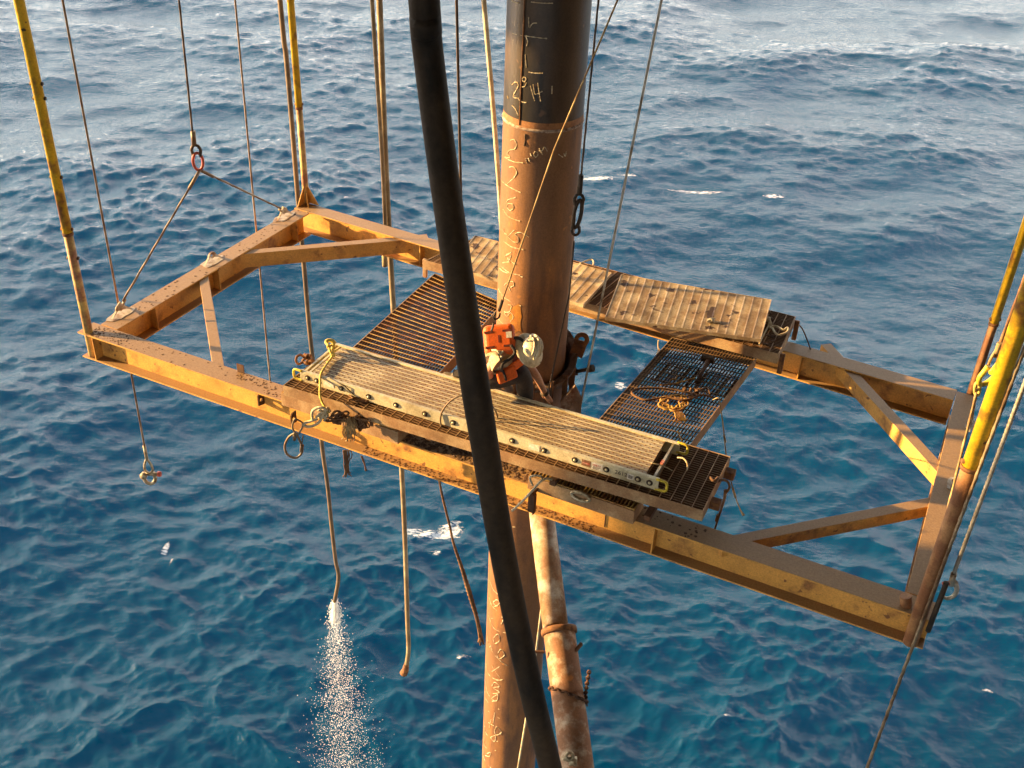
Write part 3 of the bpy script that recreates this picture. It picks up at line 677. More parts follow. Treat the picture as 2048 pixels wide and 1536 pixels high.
for p in (((240,395),(262,452),(290,480)),((236,500),(262,560),(330,605)),((262,528),(285,515),(300,535),(280,550),(262,528)),((268,555),(292,552)),((252,628),(322,620),(312,662)),((230,560),(238,620),(270,690),(340,716)),
  ((262,750),(290,722),(302,760),(272,782),(262,750)),((240,800),(290,770)),((225,730),(240,800),(300,880),(350,915)),((290,840),(310,815),(330,850),(300,872),(285,850)),((240,780),(255,818)),((255,950),(300,920)),((255,915),(300,985)),
  ((218,900),(230,960),(280,1000),(320,1000)),((255,1040),(270,1015),(300,1040),(265,1050),(300,1075),(260,1085)),((215,1010),(228,1080),(270,1130)),((255,1110),(290,1090),(285,1125),(255,1130)),((212,1070),(225,1130),(300,1180)),((232,1190),(300,1235)),((272,1200),(262,1262)),
  ((235,1260),(265,1280)),((250,1240),(240,1290)),((270,1310),(285,1285),(310,1320),(280,1335),(270,1310)),((305,1330),(315,1315)),((210,1260),(222,1330),(290,1375)),((245,1350),(275,1340),(270,1375),(245,1350)),((206,1350),(216,1410),(280,1430)),((225,1450),(245,1440),(240,1465),(215,1460)),((200,1430),(208,1480),(250,1536)),((380,72),(396,74))): zd(*p)
mb=MB()
for st in CH:
    pts=smooth_path([onp(x,y,.002) for x,y in st],5) if len(st)>2 else [onp(*st[0],.002),onp(*st[1],.002)]
    pts=resample(pts,.012)
    # a flat broken ribbon lying on the surface
    mb.tube(pts,lambda t:.0048+.0018*math.sin(t*37+len(st)),5,smooth=False)
mb.build('chalk_lettering',M['chalk'],pile)
# rust-orange patch
mb=MB(); vs=[]; NX,NY=10,18
for j in range(NY+1):
    for i in range(NX+1):
        fx,fy=i/NX,j/NY; w=1-.25*abs(math.sin(fy*5+1))*(abs(fx-.5)*2)
        x=1031+ (fx-.5)*26*w+(.5*math.sin(fy*9)); y=611+fy*54+3*math.sin(fx*6)
        vs.append(onp(x,y,.0025))
mb.add(vs,[(j*(NX+1)+i,j*(NX+1)+i+1,(j+1)*(NX+1)+i+1,(j+1)*(NX+1)+i) for j in range(NY) for i in range(NX)],True); mb.build('rust_patch',M['primer'],pile)

# pile guide the worker is busy with
ZG=-6.18
guide=thing('pile_guide','rusty split guide collar around the pile with an eye plate and a bolt','pile guide',(PC[0],PC[1],HC-7.6))
mb=MB(); GR=.49; prof=[(GR+.05,-.0),(GR+.05,-.06),(GR,-.09),(GR,-1.2),(GR-.03,-1.2),(GR-.03,-.03),(GR-.015,0),(GR+.05,0)]
ax=V((.08,-.42,1)).normalized(); mb.lathe(prof,pc(ZG-.3),axis=ax,seg=56); o=mb.build('collar',M['concrete'],guide)
mb=MB(); q=pc(ZG-.3)+V((GR+.02,-.02,0)); x=V((1,0,0))
ey=q+V((.06,.06,.14)); mb.lathe([(.035,-.012),(.085,-.012),(.085,.012),(.035,.012),(.035,-.012)],ey,axis=(0,-1,.2),seg=18); mb.prism([q+V((-.06,.04,-.03)),q+V((.08,.04,-.1)),q+V((.13,.06,.10)),q+V((-.02,.06,.14))],V((0,.02,0))); mb.build('eye_plate',M['rust'],guide)
mb=MB(); b0=atY(1148,744,PC[1]-.05); b1=atY(1182,737,PC[1]-.12); d=(b1-b0).normalized()
mb.tube([b0,b1],.022,10); mb.tube([b1-d*.03,b1+d*.03],.046,6,smooth=False); mb.tube([b0-d*.01,b0+d*.03],.05,6,smooth=False); mb.build('bolt',M['black'],guide)
mb=MB()
for k in range(8):
    a=-1.9+k*.42; q=pc(ZG-.42)+V((math.cos(a)*(GR+.01),math.sin(a)*(GR+.01),0)); mb.box(q-V((0,0,.2)),V((math.cos(a)*.03,math.sin(a)*.03,0)),V((-math.sin(a)*.012,math.cos(a)*.012,0)),V((0,0,.2)))
mb.build('rib',M['rust'],guide)
# clutter hanging on the guide: canvas-like lagging
mb=MB()
pl=[atY(x,y,PC[1]-.5) for x,y in ((1120,806),(1150,772),(1164,800),(1160,850),(1128,862))]
mb.prism(pl,V((0,.05,.0)))
for k in range(9):
    q=atY(1132+random.uniform(-4,18),815+random.uniform(-10,22),PC[1]-.5); mb.blob(q,random.uniform(.02,.035),(1,.5,1.2),0,.35)
mb.build('cover_plate',M['concrete'],guide)

# ------------------------------------------------------------------ WHITE PIPE below the platform
def dp(x,y,depth): # point at optical depth
    r=ray(x,y); return r*(depth/FPX)+CAM
w0_=dp(1078,985,12.9); w1_=dp(1112,1262,12.25); w2_=dp(1118,1262,12.2); w3_=dp(1158,1560,11.5)
pipe=thing('riser_pipe','peeling white steel pipe leaning under the platform, entering a rusty brown sleeve','pipe',w3_)
mb=MB(); mb.tube([w0_,w1_],.146,40); mb.build('pipe_body',M['white_pipe'],pipe)
dd=(w3_-w2_).normalized()
mb=MB(); mb.tube([w2_,w3_],.178,40,caps=False); mb.build('sleeve',M['sleeve'],pipe)
mb=MB(); mb.lathe([(.15,-.03),(.20,-.03),(.205,0),(.20,.035),(.178,.04)],w2_,axis=dd,seg=40); mb.build('sleeve_collar',M['rust'],pipe)
xx=V((1,0,0)); 
q=dp(1120,1305,12.0); MB().bar(q-xx*.17,q-xx*.32-V((0,0,.01)),.02,.03).build('clamp_arm',M['dark_rust'],pipe); mb=MB(); mb.bar(q+xx*.15,q+xx*.24+V((0,.1,.05)),.025,.05); mb.bar(q+xx*.24+V((0,.1,.08)),q+xx*.24+V((0,.1,-.12)),.02,.04); mb.build('clamp_arm',M['dark_rust'],pipe)
mb=MB(); q=dp(1148,1522,11.35); mb.tube([q-xx*.05,q+xx*.03],.05,12); mb.tube([q-xx*.12+V((0,0,.05)),q+V((0,0,0))],.03,8); mb.lathe([(.03,0),(.055,0),(.055,.03),(.03,.03)],q+V((-.06,0,.09)),axis=(.3,-1,.3),seg=12); mb.build('end_knuckle',M['galv'],pipe)
mb=MB()
chain_c=dp(1136,1390,11.9)
def chain(mb,path,link=.05,r=.008):
    pts=resample([V(p) for p in path],link*.75)
    for i,(a,b) in enumerate(zip(pts,pts[1:])):
        d=(b-a).normalized(); ref=V((0,0,1)) if abs(d.z)<.8 else V((1,0,0)); s=d.cross(ref).normalized(); s2=d.cross(s)
        w=(s if i%2 else s2)*.55; c=(a+b)/2; h=link*.5
        ring=[c+d*(h*math.cos(t))+w*(link*.55*math.sin(t)) for t in np.linspace(0,2*math.pi,10,endpoint=False)]
        mb.tube(ring,r,5,closed=True)
e1=dd.cross(V((0,1,0))).normalized(); e2=dd.cross(e1)
chain(mb,[chain_c+dd*(.10*math.cos(a))+e1*(.192*math.cos(a))+e2*(.192*math.sin(a)) for a in np.linspace(0,2*math.pi,28)],.055,.011)
q=chain_c+xx*.19; chain(mb,[q+V((.01,-.02,.42)),q+V((.0,-.02,.2)),q+V((0,0,0)),q+V((.03,0,-.15))],.055,.009)
tag(mb.build('chain',M['dark_rust']),'rusty chain wrapped around the brown sleeve of the leaning pipe','chain')

# ------------------------------------------------------------------ BLACK HOSE in front
tp=[(845,-40,5.0),(850,40,5.08),(858,120,5.22),(885,330,5.33),(924,600,5.38),(950,770,5.5),(971,900,5.75),(1001,1080,6.1),(1034,1250,6.4),(1067,1400,6.7),(1087,1480,6.95),(1112,1580,7.2)]
pts=[dp(x,y,d*1.0) for x,y,d in tp]; top=pts[0]+(pts[0]-pts[2])*((HC+DZ-pts[0].z)/(pts[0]-pts[2]).z)
pts=smooth_path([top]+pts,10)
mb=MB(); mb.tube(pts,.0745,28); tag(mb.build('hose',M['hose_black']),'thick black hose running down in front of everything, bending towards the foot of the pile','hose')

# ------------------------------------------------------------------ ROPES, WIRES, HOSES that hang
DECKZ=HC+DZ
def up_to_deck(a,b):            # extend a->b upwards (a above b)
    d=(a-b).normalized(); return a+d*((DECKZ-a.z)/d.z)
def line_pts(p0,p1,Y0,Y1=None,extend=True):
    a=atY(*p0,Y0); b=atY(*p1,Y0 if Y1 is None else Y1)
    return [up_to_deck(a,b),b] if extend else [a,b]
G1='ropes and wires hanging from the deck'
def wire_thing(name,pts,r,mat,label,cat,lobes=3,pitch=.09,step=.03,grp=G1,seg=9,amp=.16):
    mb=MB(); mb.tube(pts,r,seg,lobes=lobes,pitch=pitch,step=step,amp=amp); o=mb.build(name,M[mat]); return tag(o,label,cat,grp)
def shackle(mb,c,size,axis_u,axis_v,r=None):   # bow shackle: loop plus pin
    r=r or size*.16; u=V(axis_u).normalized(); w=V(axis_v).normalized()
    pts=[c+w*(size*.45)+u*(size*.8),c+w*(size*.5)+u*(size*.3),c+w*(size*.55),c+w*(size*.35)-u*(size*.45),c-u*(size*.62),c-w*(size*.35)-u*(size*.45),c-w*(size*.55),c-w*(size*.5)+u*(size*.3),c-w*(size*.45)+u*(size*.8)]
    mb.tube(smooth_path(pts,4),r,8); return c+u*(size*.7)
# a: left wire with a shackle at its end
pa=line_pts((125,0),(291,905),11.45)
wa=thing('wire_rope','wire rope hanging past the end beam with a galvanised shackle on its end','wire rope',pa[1],G1)
mb=MB(); mb.tube(pa,.0125,9,lobes=3,pitch=.09,step=.03); mb.build('wire',M['wire'],wa)
mb=MB(); mb.tube([pa[1]+V((0,0,.12)),pa[1]+V((0,0,-.12))],lambda t:.021,10); e=pa[1]+V((.0,0,-.16)); mb.tube(smooth_path([pa[1]+V((0,0,-.1)),e+V((.045,0,-.05)),e+V((.05,0,-.14)),e+V((0,0,-.19)),e+V((-.05,0,-.14)),e+V((-.045,0,-.05)),pa[1]+V((0,0,-.1))],4),.016,8); mb.build('ferrule',M['galv'],wa)
mb=MB(); c=atY(300,958,11.45); shackle(mb,c,.13,(0,0,1),(1,.2,0),.024); mb.tube([c+V((-.09,0,.09)),c+V((.12,0,.09))],.026,10); mb.lathe([(.001,-.02),(.045,-.02),(.045,.02),(.001,.02)],c+V((-.06,-.05,.09)),axis=(0,-1,.3),seg=14); mb.build('shackle',M['galv'],wa)
mb=MB(); mb.tube([c+V((.12,0,.09)),c+V((.16,0,.095))],.035,10); mb.build('shackle_pin',M['red'],wa)
# b: sling
apexY=(lug1.y+lug3.y)/2
pb=line_pts((358,0),(386,275),apexY)
wb=thing('lifting_sling','dark lifting wire ending in a red ring with two sling legs to the end beam','lifting sling',pb[1],G1)
mb=MB(); mb.tube(pb,.0125,8,lobes=3,step=.03); mb.build('wire',M['wire_dark'],wb)
mb=MB(); mb.tube([atY(386,262,apexY),atY(388,290,apexY)],.03,10); mb.build('ferrule',M['wire'],wb)
mb=MB(); shackle(mb,atY(392,300,apexY),.10,(0,0,-1),(1,0,0),.02); mb.build('shackle',M['wire_dark'],wb)
c=atY(396,323,apexY); mb=MB(); mb.tube([c+V((.055*math.cos(a),.02*math.cos(a),.11*math.sin(a))) for a in np.linspace(0,2*math.pi,24,endpoint=False)],.018,8,closed=True); mb.build('master_ring',M['red'],wb)
ap=c+V((.01,0,-.11))
for lg in (lug1,lug3):
    mb=MB(); d=(lg-ap).normalized(); mb.tube([ap,lg+V((0,0,.03))-d*.06],.012,8,lobes=3,step=.03); mb.tube([ap,ap+d*.28],.02,8); mb.build('sling_leg',M['wire'],wb)
    mb=MB(); shackle(mb,lg+V((0,0,.03)),.09,-d,uL,.015); mb.build('shackle',M['galv'],wb)
# c
wire_thing('wire_rope',line_pts((470,0),(541,770),13.7),.0125,'wire','plain wire rope passing behind the end beam, down to the near walkway end','wire rope')
# d: spraying hose
dpts=smooth_path([up_to_deck(atY(560,0,14.9),atY(597,410,14.9)),atY(560,0,14.9),atY(572,110,14.9),atY(584,250,14.9),atY(597,410,14.9),atY(607,520,14.9),atY(618,650,14.9),atY(630,760,14.9),atY(645,900,14.9),atY(655,970,14.9),atY(663,1050,14.9),atY(671,1120,14.9),atY(677,1155,14.9),atY(669,1203,14.9)],6)
hd=thing('hose','dark hose hanging behind the corner pole, spraying water from its lower end','hose',dpts[-1],'hoses hanging from the deck')
mb=MB(); mb.tube(dpts,.036,12); mb.build('hose_body',M['hose_dark'],hd)
spray_src=dpts[-1]
# e: pair of hoses
ep=[atY(x,y,14.35) for x,y in ((745,-60),(748,60),(757,200),(765,330),(771,470),(770,532))]; ep[0]=up_to_deck(ep[1],ep[2])
he=thing('hose','thin hose of the pair, cut off just under the far beam','hose',ep[-1],'hoses hanging from the deck')
mb=MB(); mb.tube(smooth_path(ep,6),.028,12); mb.build('hose_body',M['hose_tan'],he)
mb=MB(); mb.tube([ep[-1]+V((0,0,.28)),ep[-1]],.042,12); mb.build('end_fitting',M['rope_tan'],he)
fp=[atY(x,y,14.45) for x,y in ((757,-60),(760,30),(770,300),(781,520),(788,640),(797,820),(804,950),(810,1080),(815,1240),(817,1300),(811,1340))]; fp[0]=up_to_deck(fp[1],fp[2])
hf=thing('hose','longest hose, hanging far below the platform and ending in a rusty nozzle','hose',fp[-1],'hoses hanging from the deck')
mb=MB(); mb.tube(smooth_path(fp,6),.042,12); mb.build('hose_body',M['hose_tan'],hf)
mb=MB(); mb.tube([fp[-1]+(fp[-2]-fp[-1])*.3,fp[-1],fp[-1]+V((-.04,0,-.1))],lambda t:.05+.03*t,12); mb.build('nozzle',M['rust'],hf)
# f, g
wire_thing('wire_rope',line_pts((913,0),(924,478),12.9),.0165,'wire_dark','dark wire rope between the black hose and the pile, reaching the far walkway','wire rope')
gp=[atY(x,y,11.0) for x,y in ((966,-40),(971,40),(984,190),(992,290),(1000,400),(1006,520))]; gp[0]=up_to_deck(gp[1],gp[2])
mb=MB(); mb.tube(smooth_path(gp,6),.025,12); tag(mb.build('rope',M['rope_cream']),'smooth cream rope hanging close beside the pile','rope',G1)
# h: lifeline
hb=atY(991,640,9.05); ha=atY(1197,90,9.25); hm=atY(1108,300,9.15)
wh=thing('lifeline',"thin lifeline slanting across the pile down to the worker's vest",'lifeline',hb,G1)
mb=MB(); mb.tube([up_to_deck(ha,hm),ha,hm,atY(1005,600,9.05)],.0085,7); mb.build('line',M['rope_tan'],wh)
mb=MB(); mb.tube([atY(1005,600,9.05),atY(998,622,9.05)],.016,8); shackle(mb,atY(993,633,9.05),.05,(.3,0,1),(1,0,0),.009); shackle(mb,atY(985,655,9.0),.05,(.3,0,1),(0,1,0),.009); mb.build('snap_hook',M['black'],wh)
# i: chained wire right of the pile
YI=9.86
wi=thing('wire_rope','black wire rope with shackles and links halfway, running down the shaded side of the pile','wire rope',atY(1098,800,YI),G1)
mb=MB(); mb.tube(line_pts((1197,0),(1162,352),YI),.010,7,lobes=3,step=.04); mb.tube([atY(1148,482,YI),atY(1138,590,YI),atY(1105,745,YI)],.010,7); mb.tube([atY(1105,745,YI),atY(1101,800,YI)],.008,7); mb.tube([atY(1105,745,YI),atY(1093,795,YI)],.008,7); mb.build('wire',M['wire_dark'],wi)
mb=MB(); mb.tube([atY(1162,350,YI),atY(1159,386,YI)],.026,8); shackle(mb,atY(1158,398,YI),.08,(0,0,-1),(1,0,0),.016); mb.build('thimble',M['black'],wi)
mb=MB(); c=atY(1155,428,YI); mb.tube([c+V((.035*math.cos(a)+.015*math.sin(a),0,.15*math.sin(a))) for a in np.linspace(0,2*math.pi,20,endpoint=False)],.020,8,closed=True); shackle(mb,atY(1151,462,YI),.07,(0,0,1),(1,0,0),.015); mb.build('long_link',M['black'],wi)
# j
YJ=10.15
wire_thing('wire_rope',line_pts((1323,0),(1156,838),YJ,10.0),.0115,'wire_silver','pale thin wire beside the pile, slanting down to the guide collar','wire rope')
# k right side
lt=atY(2048,560,8.9); la=atY(1990,715,8.75)
wk_=thing('lifting_sling','brown lifting rope with a yellow shackle and two sling legs beside the bright yellow pole','lifting sling',la,G1)
mb=MB(); mb.tube([up_to_deck(lt,la),la],.016,8,lobes=3,step=.03); mb.build('wire',M['rope_brown'],wk_)
mb=MB(); mb.tube(smooth_path([la+V((.0,0,.12)),la+V((.035,0,-.02)),la+V((.02,0,-.12)),la+V((-.03,0,-.12)),la+V((-.035,0,-.02)),la+V((0,0,.12))],4),.014,7); mb.tube([la+V((0,0,.16)),la+V((0,0,.05))],.026,8); mb.build('thimble',M['rope_tan'],wk_)
ys=atY(1976,752,8.7); mb=MB(); shackle(mb,ys,.16,(.25,0,1),(1,.3,0),.026); mb.tube([ys+V((-.03,-.09,.09)),ys+V((.1,.05,.15))],.026,8); mb.build('yellow_shackle',M['yellow_plastic'],wk_)
ring=ys+V((-.06,0,-.15)); mb=MB(); mb.tube([ring+V((.03*math.cos(a)-.02*math.sin(a),.02*math.cos(a),.07*math.sin(a))) for a in np.linspace(0,2*math.pi,16,endpoint=False)],.017,7,closed=True); mb.build('ring',M['rope_yellow'],wk_)
for lg in (lug4,lug6):
    mb=MB(); mb.tube([ring,lg],.012,8,lobes=3,step=.03); mb.build('sling_leg',M['rope_tan'],wk_)
mb=MB(); shackle(mb,lug6+V((0,0,.03)),.09,(0,0,-1),uR,.016); mb.build('shackle',M['wire_dark'],wk_)
# silver wire with a hook
p2=line_pts((2052,760),(1908,1146),7.5)
ws=thing('wire_rope','bright twisted steel wire ending in a hook beside the bright yellow pole','wire rope',p2[1],G1)
mb=MB(); mb.tube(p2,.0175,10,lobes=3,pitch=.07,step=.016,amp=.2); mb.build('wire',M['wire_silver'],ws)
mb=MB(); hk=atY(1898,1186,7.5); mb.tube([p2[1],p2[1].lerp(hk,.6)],.028,10); mb.tube(smooth_path([hk+V((.02,0,.14)),hk+V((.06,0,.05)),hk+V((.055,0,-.03)),hk+V((0,0,-.07)),hk+V((-.06,0,-.03)),hk+V((-.06,0,.015))],5),lambda t:.024-.01*t,8); mb.build('hook',M['wire_silver'],ws)
mb=MB(); mb.tube([hk+V((-.02,0,.13)),hk+V((-.09,0,.11))],.02,8); mb.build('latch',M['red'],ws)
p3=line_pts((2048,700),(1725,1560),6.6,6.5)
w3=thing('wire_rope','long wire rope passing outside the platform corner and on down to the bottom edge','wire rope',p3[1],G1)
mb=MB(); mb.tube(p3,.0135,9,lobes=3,pitch=.07,step=.02,amp=.2); mb.build('wire',M['wire'],w3)
mb=MB(); mb.tube([atY(1893,1165,6.53),atY(1856,1262,6.53)],.022,10); mb.build('taped_length',M['black'],w3)

# ------------------------------------------------------------------ small rigging on the platform
def loop(c,rx,rz,ax,az,n=18,wob=.0):
    return [c+V(ax)*(rx*math.cos(a)*(1+wob*math.sin(3*a)))+V(az)*(rz*math.sin(a)*(1+wob*math.cos(2*a))) for a in np.linspace(0,2*math.pi,n,endpoint=False)]
X_=V((1,0,0)); Z_=V((0,0,1))
# wire hoop standing on the plank
c=atY(938,835,8.62); mb=MB()
hp=[atY(938+57*math.cos(a)+4*math.sin(2*a),834+46*math.sin(a),8.62-.02*math.sin(a)) for a in np.linspace(0,2*math.pi,40,endpoint=False)]
mb.tube(hp,.0095,7,closed=True); tag(mb.build('wire_hoop',M['wire']),'round hoop of thin wire standing against the plank, half behind the black hose','wire hoop')
# yellow rope strap at the plank end
zz=ZK
mb=MB(); pth=[atz(668,686,zz+.06),atz(659,695,zz+.12),atz(664,712,zz+.03),atz(655,726,zz+.02),atz(642,748,zz+.015),atz(640,775,zz-.02),atY(640,792,8.95),atY(646,808,8.90),atY(658,826,8.83)]
mb.tube(smooth_path(pth,6),.012,7,lobes=3,step=.012,pitch=.05); mb.tube(smooth_path([atz(658,692,zz+.14),atz(652,684,zz+.15),atz(658,680,zz+.16),atz(668,684,zz+.14),atz(664,700,zz+.05)],5),.017,7); mb.tube(smooth_path([atz(660,706,zz+.05),atz(672,700,zz+.04),atz(681,695,zz+.015)],5),.010,7)
mb.tube(smooth_path([atz(660,700,zz+.02),atz(664,705,zz+.06),atz(668,712,zz+.02)],5),.02,7)
tag(mb.build('lashing_rope',M['rope_yellow']),'yellow rope knotted over the plank end and tied down to the box below','rope')
# shadow of the yellow rope on the rail, modelled as a thin dark tube
mb=MB(); mb.tube([atz(660,756,zz+.01),atz(690,773,zz-.0),atz(712,793,ZN+.02)],.006,6); tag(mb.build('cord',M['wire_dark']),'shadow of the yellow rope modelled as a thin dark line over the plank rail','cord')
mb=MB()
for k in range(16):
    a=[atz(700+random.uniform(-6,50),783+random.uniform(-6,12)+ (k*.7),ZN+random.uniform(.01,.03)) for _ in range(4)]; mb.tube(smooth_path(a,4),.006,5)
tag(mb.build('rope_tangle',M['rope_brown']),'rusty brown tangle of cord on the grating in front of the plank','rope')
# shackle knot on left box
mb=MB(); YK=8.83
def yk(x,y,d=0): return atY(x,y,YK+d)
mb.tube(smooth_path([yk(626,842),yk(624,825),yk(632,817),yk(645,815),yk(652,822),yk(645,832),yk(640,842),yk(630,850),yk(615,853),yk(607,848),yk(622,842),yk(635,838)],5),.015,7)
mb.tube(smooth_path([yk(632,835),yk(645,824),yk(655,830),yk(648,842)],5),.012,7)
for k in range(18): mb.blob(yk(650+random.uniform(-11,10),828+random.uniform(-10,9),.02),random.uniform(.015,.035),(1,1,1),0,.4)
tag(mb.build('rope_knot',M['rope_cream']),'pale rope knot and shackle lashed on the left grating box','rope knot')
mb=MB()
for k in range(22):
    x=random.uniform(664,740); yb=826+(x-664)*.26
    a=[yk(x+random.uniform(-22,22),yb+random.uniform(-8,16),.03-.02*j) for j in range(4)]; mb.tube(smooth_path(a,4),random.uniform(.008,.015),5)
tag(mb.build('rope_bundle',M['rope_brown']),'dark brown bundle of old rope hanging over the near beam','rope')
mb=MB()
for k in range(26):
    x=random.uniform(688,712); a=[yk(x,836+random.uniform(-4,6),-.03),yk(x+random.uniform(-4,6),850,-.05),yk(x+random.uniform(-6,10),862+random.uniform(0,8),-.05),yk(x+random.uniform(-9,9),872+random.uniform(-4,14),-.04)]
    mb.tube(smooth_path(a,3),.004,4)
tag(mb.build('frayed_rope',M['rope_tan']),'frayed straw-coloured rope end hanging on the web of the near beam','rope')
mb=MB()
for k in range(16):
    x=random.uniform(686,702); a=[yk(x,900,.02),yk(x+random.uniform(-4,4),915,.02),yk(693+random.uniform(-5,6),930+random.uniform(0,15),.02),yk(694+random.uniform(-8,10),942+random.uniform(0,14),.02)]; mb.tube(smooth_path(a,3),.005,4)
for k in range(3): mb.tube(smooth_path([yk(722+k,912,.03),yk(727+k,925,.03),yk(733+random.uniform(-2,3),942,.03)],3),.005,4)
tag(mb.build('frayed_rope',M['rope_brown']),'brown frayed strands dangling below the near beam into view of the sea','rope')
# wire sling loop hanging from the left bracket
mb=MB(); mb.tube(smooth_path([yk(590,838),yk(586,846),yk(585,856),yk(591,866),yk(597,866),yk(604,856),yk(605,846),yk(596,840)],5,True),.010,7,closed=True)
mb.tube(smooth_path([yk(590,866),yk(578,874),yk(570,890),yk(572,905),yk(582,914),yk(594,915),yk(603,906),yk(604,893),yk(598,878),yk(592,866)],5),.012,7)
mb.tube([yk(604,890),yk(603,903)],.019,8); mb.tube([yk(589,868),yk(589,880)],.018,8); mb.tube([yk(606,870),yk(604,886)],.006,6)
tag(mb.build('wire_sling',M['wire']),'looped wire sling dangling from the bracket on the near beam','wire sling')
# hooks at the walkway's left end
mb=MB(); q=atz(600,716,ZN+.05); mb.tube(smooth_path([atz(607,722,ZN+.01),atz(598,728,ZN+.05),atz(592,722,ZN+.12),atz(594,713,ZN+.16),atz(602,710,ZN+.14),atz(610,716,ZN+.06)],5),.013,7)
mb.tube(smooth_path([atz(605,722,ZN+.02),atz(612,728,ZN+.03),atz(622,726,ZN+.03),atz(620,718,ZN+.05),atz(610,718,ZN+.04)],5,True),.014,7,closed=True)
for k in range(12): mb.blob(atz(617+random.uniform(-8,8),718+random.uniform(-7,9),ZN+.05),random.uniform(.02,.035),(1,1,1),0,.4)
tag(mb.build('shackle',M['rust']),'rusty shackle and hook heap beside the plank end','shackle')
mb=MB(); e=[kp(-.03,.0,.03),kp(-.05,-.02,-.02)]; 
# rope coil and hammer on the right cross walkway
ZW=ZC+.012
mb=MB(); pts=[]
for k in range(90):
    a=k/90*2*math.pi*4.2; r=.10+.035*math.sin(k*.7)+.03*(k/90); pts.append(atz(1347+ r*175*math.cos(a)+3*math.sin(k),806+r*110*math.sin(a),ZW+.01+.012*(k%7)/7))
mb.tube(smooth_path(pts,3),.011,7,lobes=3,step=.012,pitch=.045)
for k in range(26):
    x=random.uniform(1352,1368); mb.tube(smooth_path([atz(x-4,824,ZW+.02),atz(x+random.uniform(-4,6),834,ZW+.02),atz(x+random.uniform(-6,10),842,ZW+.01)],3),.005,4)
tag(mb.build('rope_coil',M['rope_gold']),'coil of golden rope with frayed ends on the cross walkway','rope coil')
mb=MB(); mb.tube(smooth_path([atz(1437,800,ZW+.01),atz(1405,790,ZW+.03),atz(1370,800,ZW+.03),atz(1330,795,ZW+.02),atz(1290,800,ZW+.02),atz(1264,787,ZW+.02),atz(1275,778,ZW+.02),atz(1310,776,ZW+.03),atz(1350,780,ZW+.03),atz(1385,786,ZW+.04),atz(1412,776,ZW+.03),atz(1420,790,ZW+.02)],6),.012,7,lobes=3,step=.012,pitch=.05)
for k in range(10): mb.blob(atz(1385+random.uniform(-15,12),786+random.uniform(-8,8),ZW+.03),random.uniform(.02,.035),(1,1,1),0,.4)
tag(mb.build('rope',M['rope_brown']),'dark brown rope straggling across the cross walkway behind the golden coil','rope')
mb=MB(); mb.tube(smooth_path([atz(1320,770,ZW+.02),atz(1345,768,ZW+.03),atz(1362,764,ZW+.03),atz(1390,756,ZW+.03)],5),.009,6); mb.tube(smooth_path([atz(1340,760,ZW+.02),atz(1350,758,ZW+.02),atz(1354,752,ZW+.02)],5),.009,6); mb.tube(smooth_path([atz(1355,862,ZW+.02),atz(1365,885,ZW+.02)],4),.006,6)
tag(mb.build('rope_offcut',M['rope_gold']),'short golden rope offcut lying beside the hammer','rope')
ham=thing('sledge_hammer','sledgehammer with a black head lying on the cross walkway','hammer',atz(1408,740,ZW))
mb=MB(); mb.tube([atz(1418,718,ZW+.05),atz(1393,765,ZW+.03)],.022,10); mb.build('handle',M['dark_rust'],ham)
mb=MB(); mb.bar(atz(1403,714,ZW+.05),atz(1428,720,ZW+.05),.07,.075); mb.build('hammer_head',M['black'],ham,bevel=.01)
# ropes hanging from the right ends
mb=MB(); q0=atY(1438,796,8.75); mb.tube(smooth_path([atz(1425,800,ZC),q0,atY(1441,815,8.75),atY(1446,850,8.75),atY(1455,930,8.75),atY(1468,985,8.75),atY(1480,1018,8.75),atY(1487,1030,8.75)],5),lambda t:.006+.009*max(0,t-.85)/.15,6)
mb.tube([atY(1448,870,8.75),atY(1451,885,8.75)],.010,6); mb.tube([atY(1465,975,8.75),atY(1471,995,8.75)],.011,6)
tag(mb.build('cord',M['rope_tan']),'thin frayed cord hanging from the cross walkway past the near walkway corner','cord')
mb=MB(); YR=7.95; mb.tube(smooth_path([atY(1433,965,YR),atY(1443,960,YR),atY(1455,963,YR),atY(1459,975,YR),atY(1452,985,YR),atY(1450,990,YR)],5),.012,7); mb.tube(smooth_path([atY(1451,980,YR),atY(1448,1000,YR),atY(1437,1035,YR),atY(1424,1076,YR)],5),lambda t:.016-.008*t,7)
mb.tube([atY(1436,1030,YR),atY(1433,1042,YR)],.017,7); mb.tube(smooth_path([atz(1420,955,ZN+.02),atz(1428,962,ZN+.03),atz(1436,955,ZN+.02)],4),.014,6)
tag(mb.build('rope',M['rope_brown']),'brown rope hanging in a ring from the corner of the near walkway','rope')
# cords at the plank's right end
mb=MB(); mb.tube(smooth_path([atz(1355,915,ZN+.10),atz(1367,917,ZN+.12),atz(1375,928,ZN+.10),atz(1374,940,ZN+.02)],5),.008,6); mb.tube(smooth_path([atz(1302,926,ZK),atz(1320,930,ZK-.01),atz(1335,936,ZN+.05),atz(1345,942,ZN+.02)],5),.005,6); mb.tube(smooth_path([atz(1218,951,ZN+.02),atz(1250,954,ZN+.02),atz(1290,963,ZN+.03)],4),.006,6)
tag(mb.build('cord',M['rope_cream']),'loose cream cord curling off the plank end onto the dark grating','cord')
# hooked rope over the near beam at the right box
mb=MB(); YH=7.85; mb.tube(smooth_path([atY(1104,958,YH+.05),atY(1092,957,YH),atY(1080,964,YH-.03),atY(1064,982,YH-.05),atY(1045,1002,YH-.05),atY(1024,1022,YH-.05)],5),.012,7); mb.tube(smooth_path([atY(1066,972,YH),atY(1060,955,YH+.05),atY(1072,951,YH+.05),atY(1083,953,YH+.05),atY(1084,962,YH)],5),.010,7)
tag(mb.build('hooked_rope',M['rope_cream']),'cream rope hooked over the right grating box and the near beam','rope')
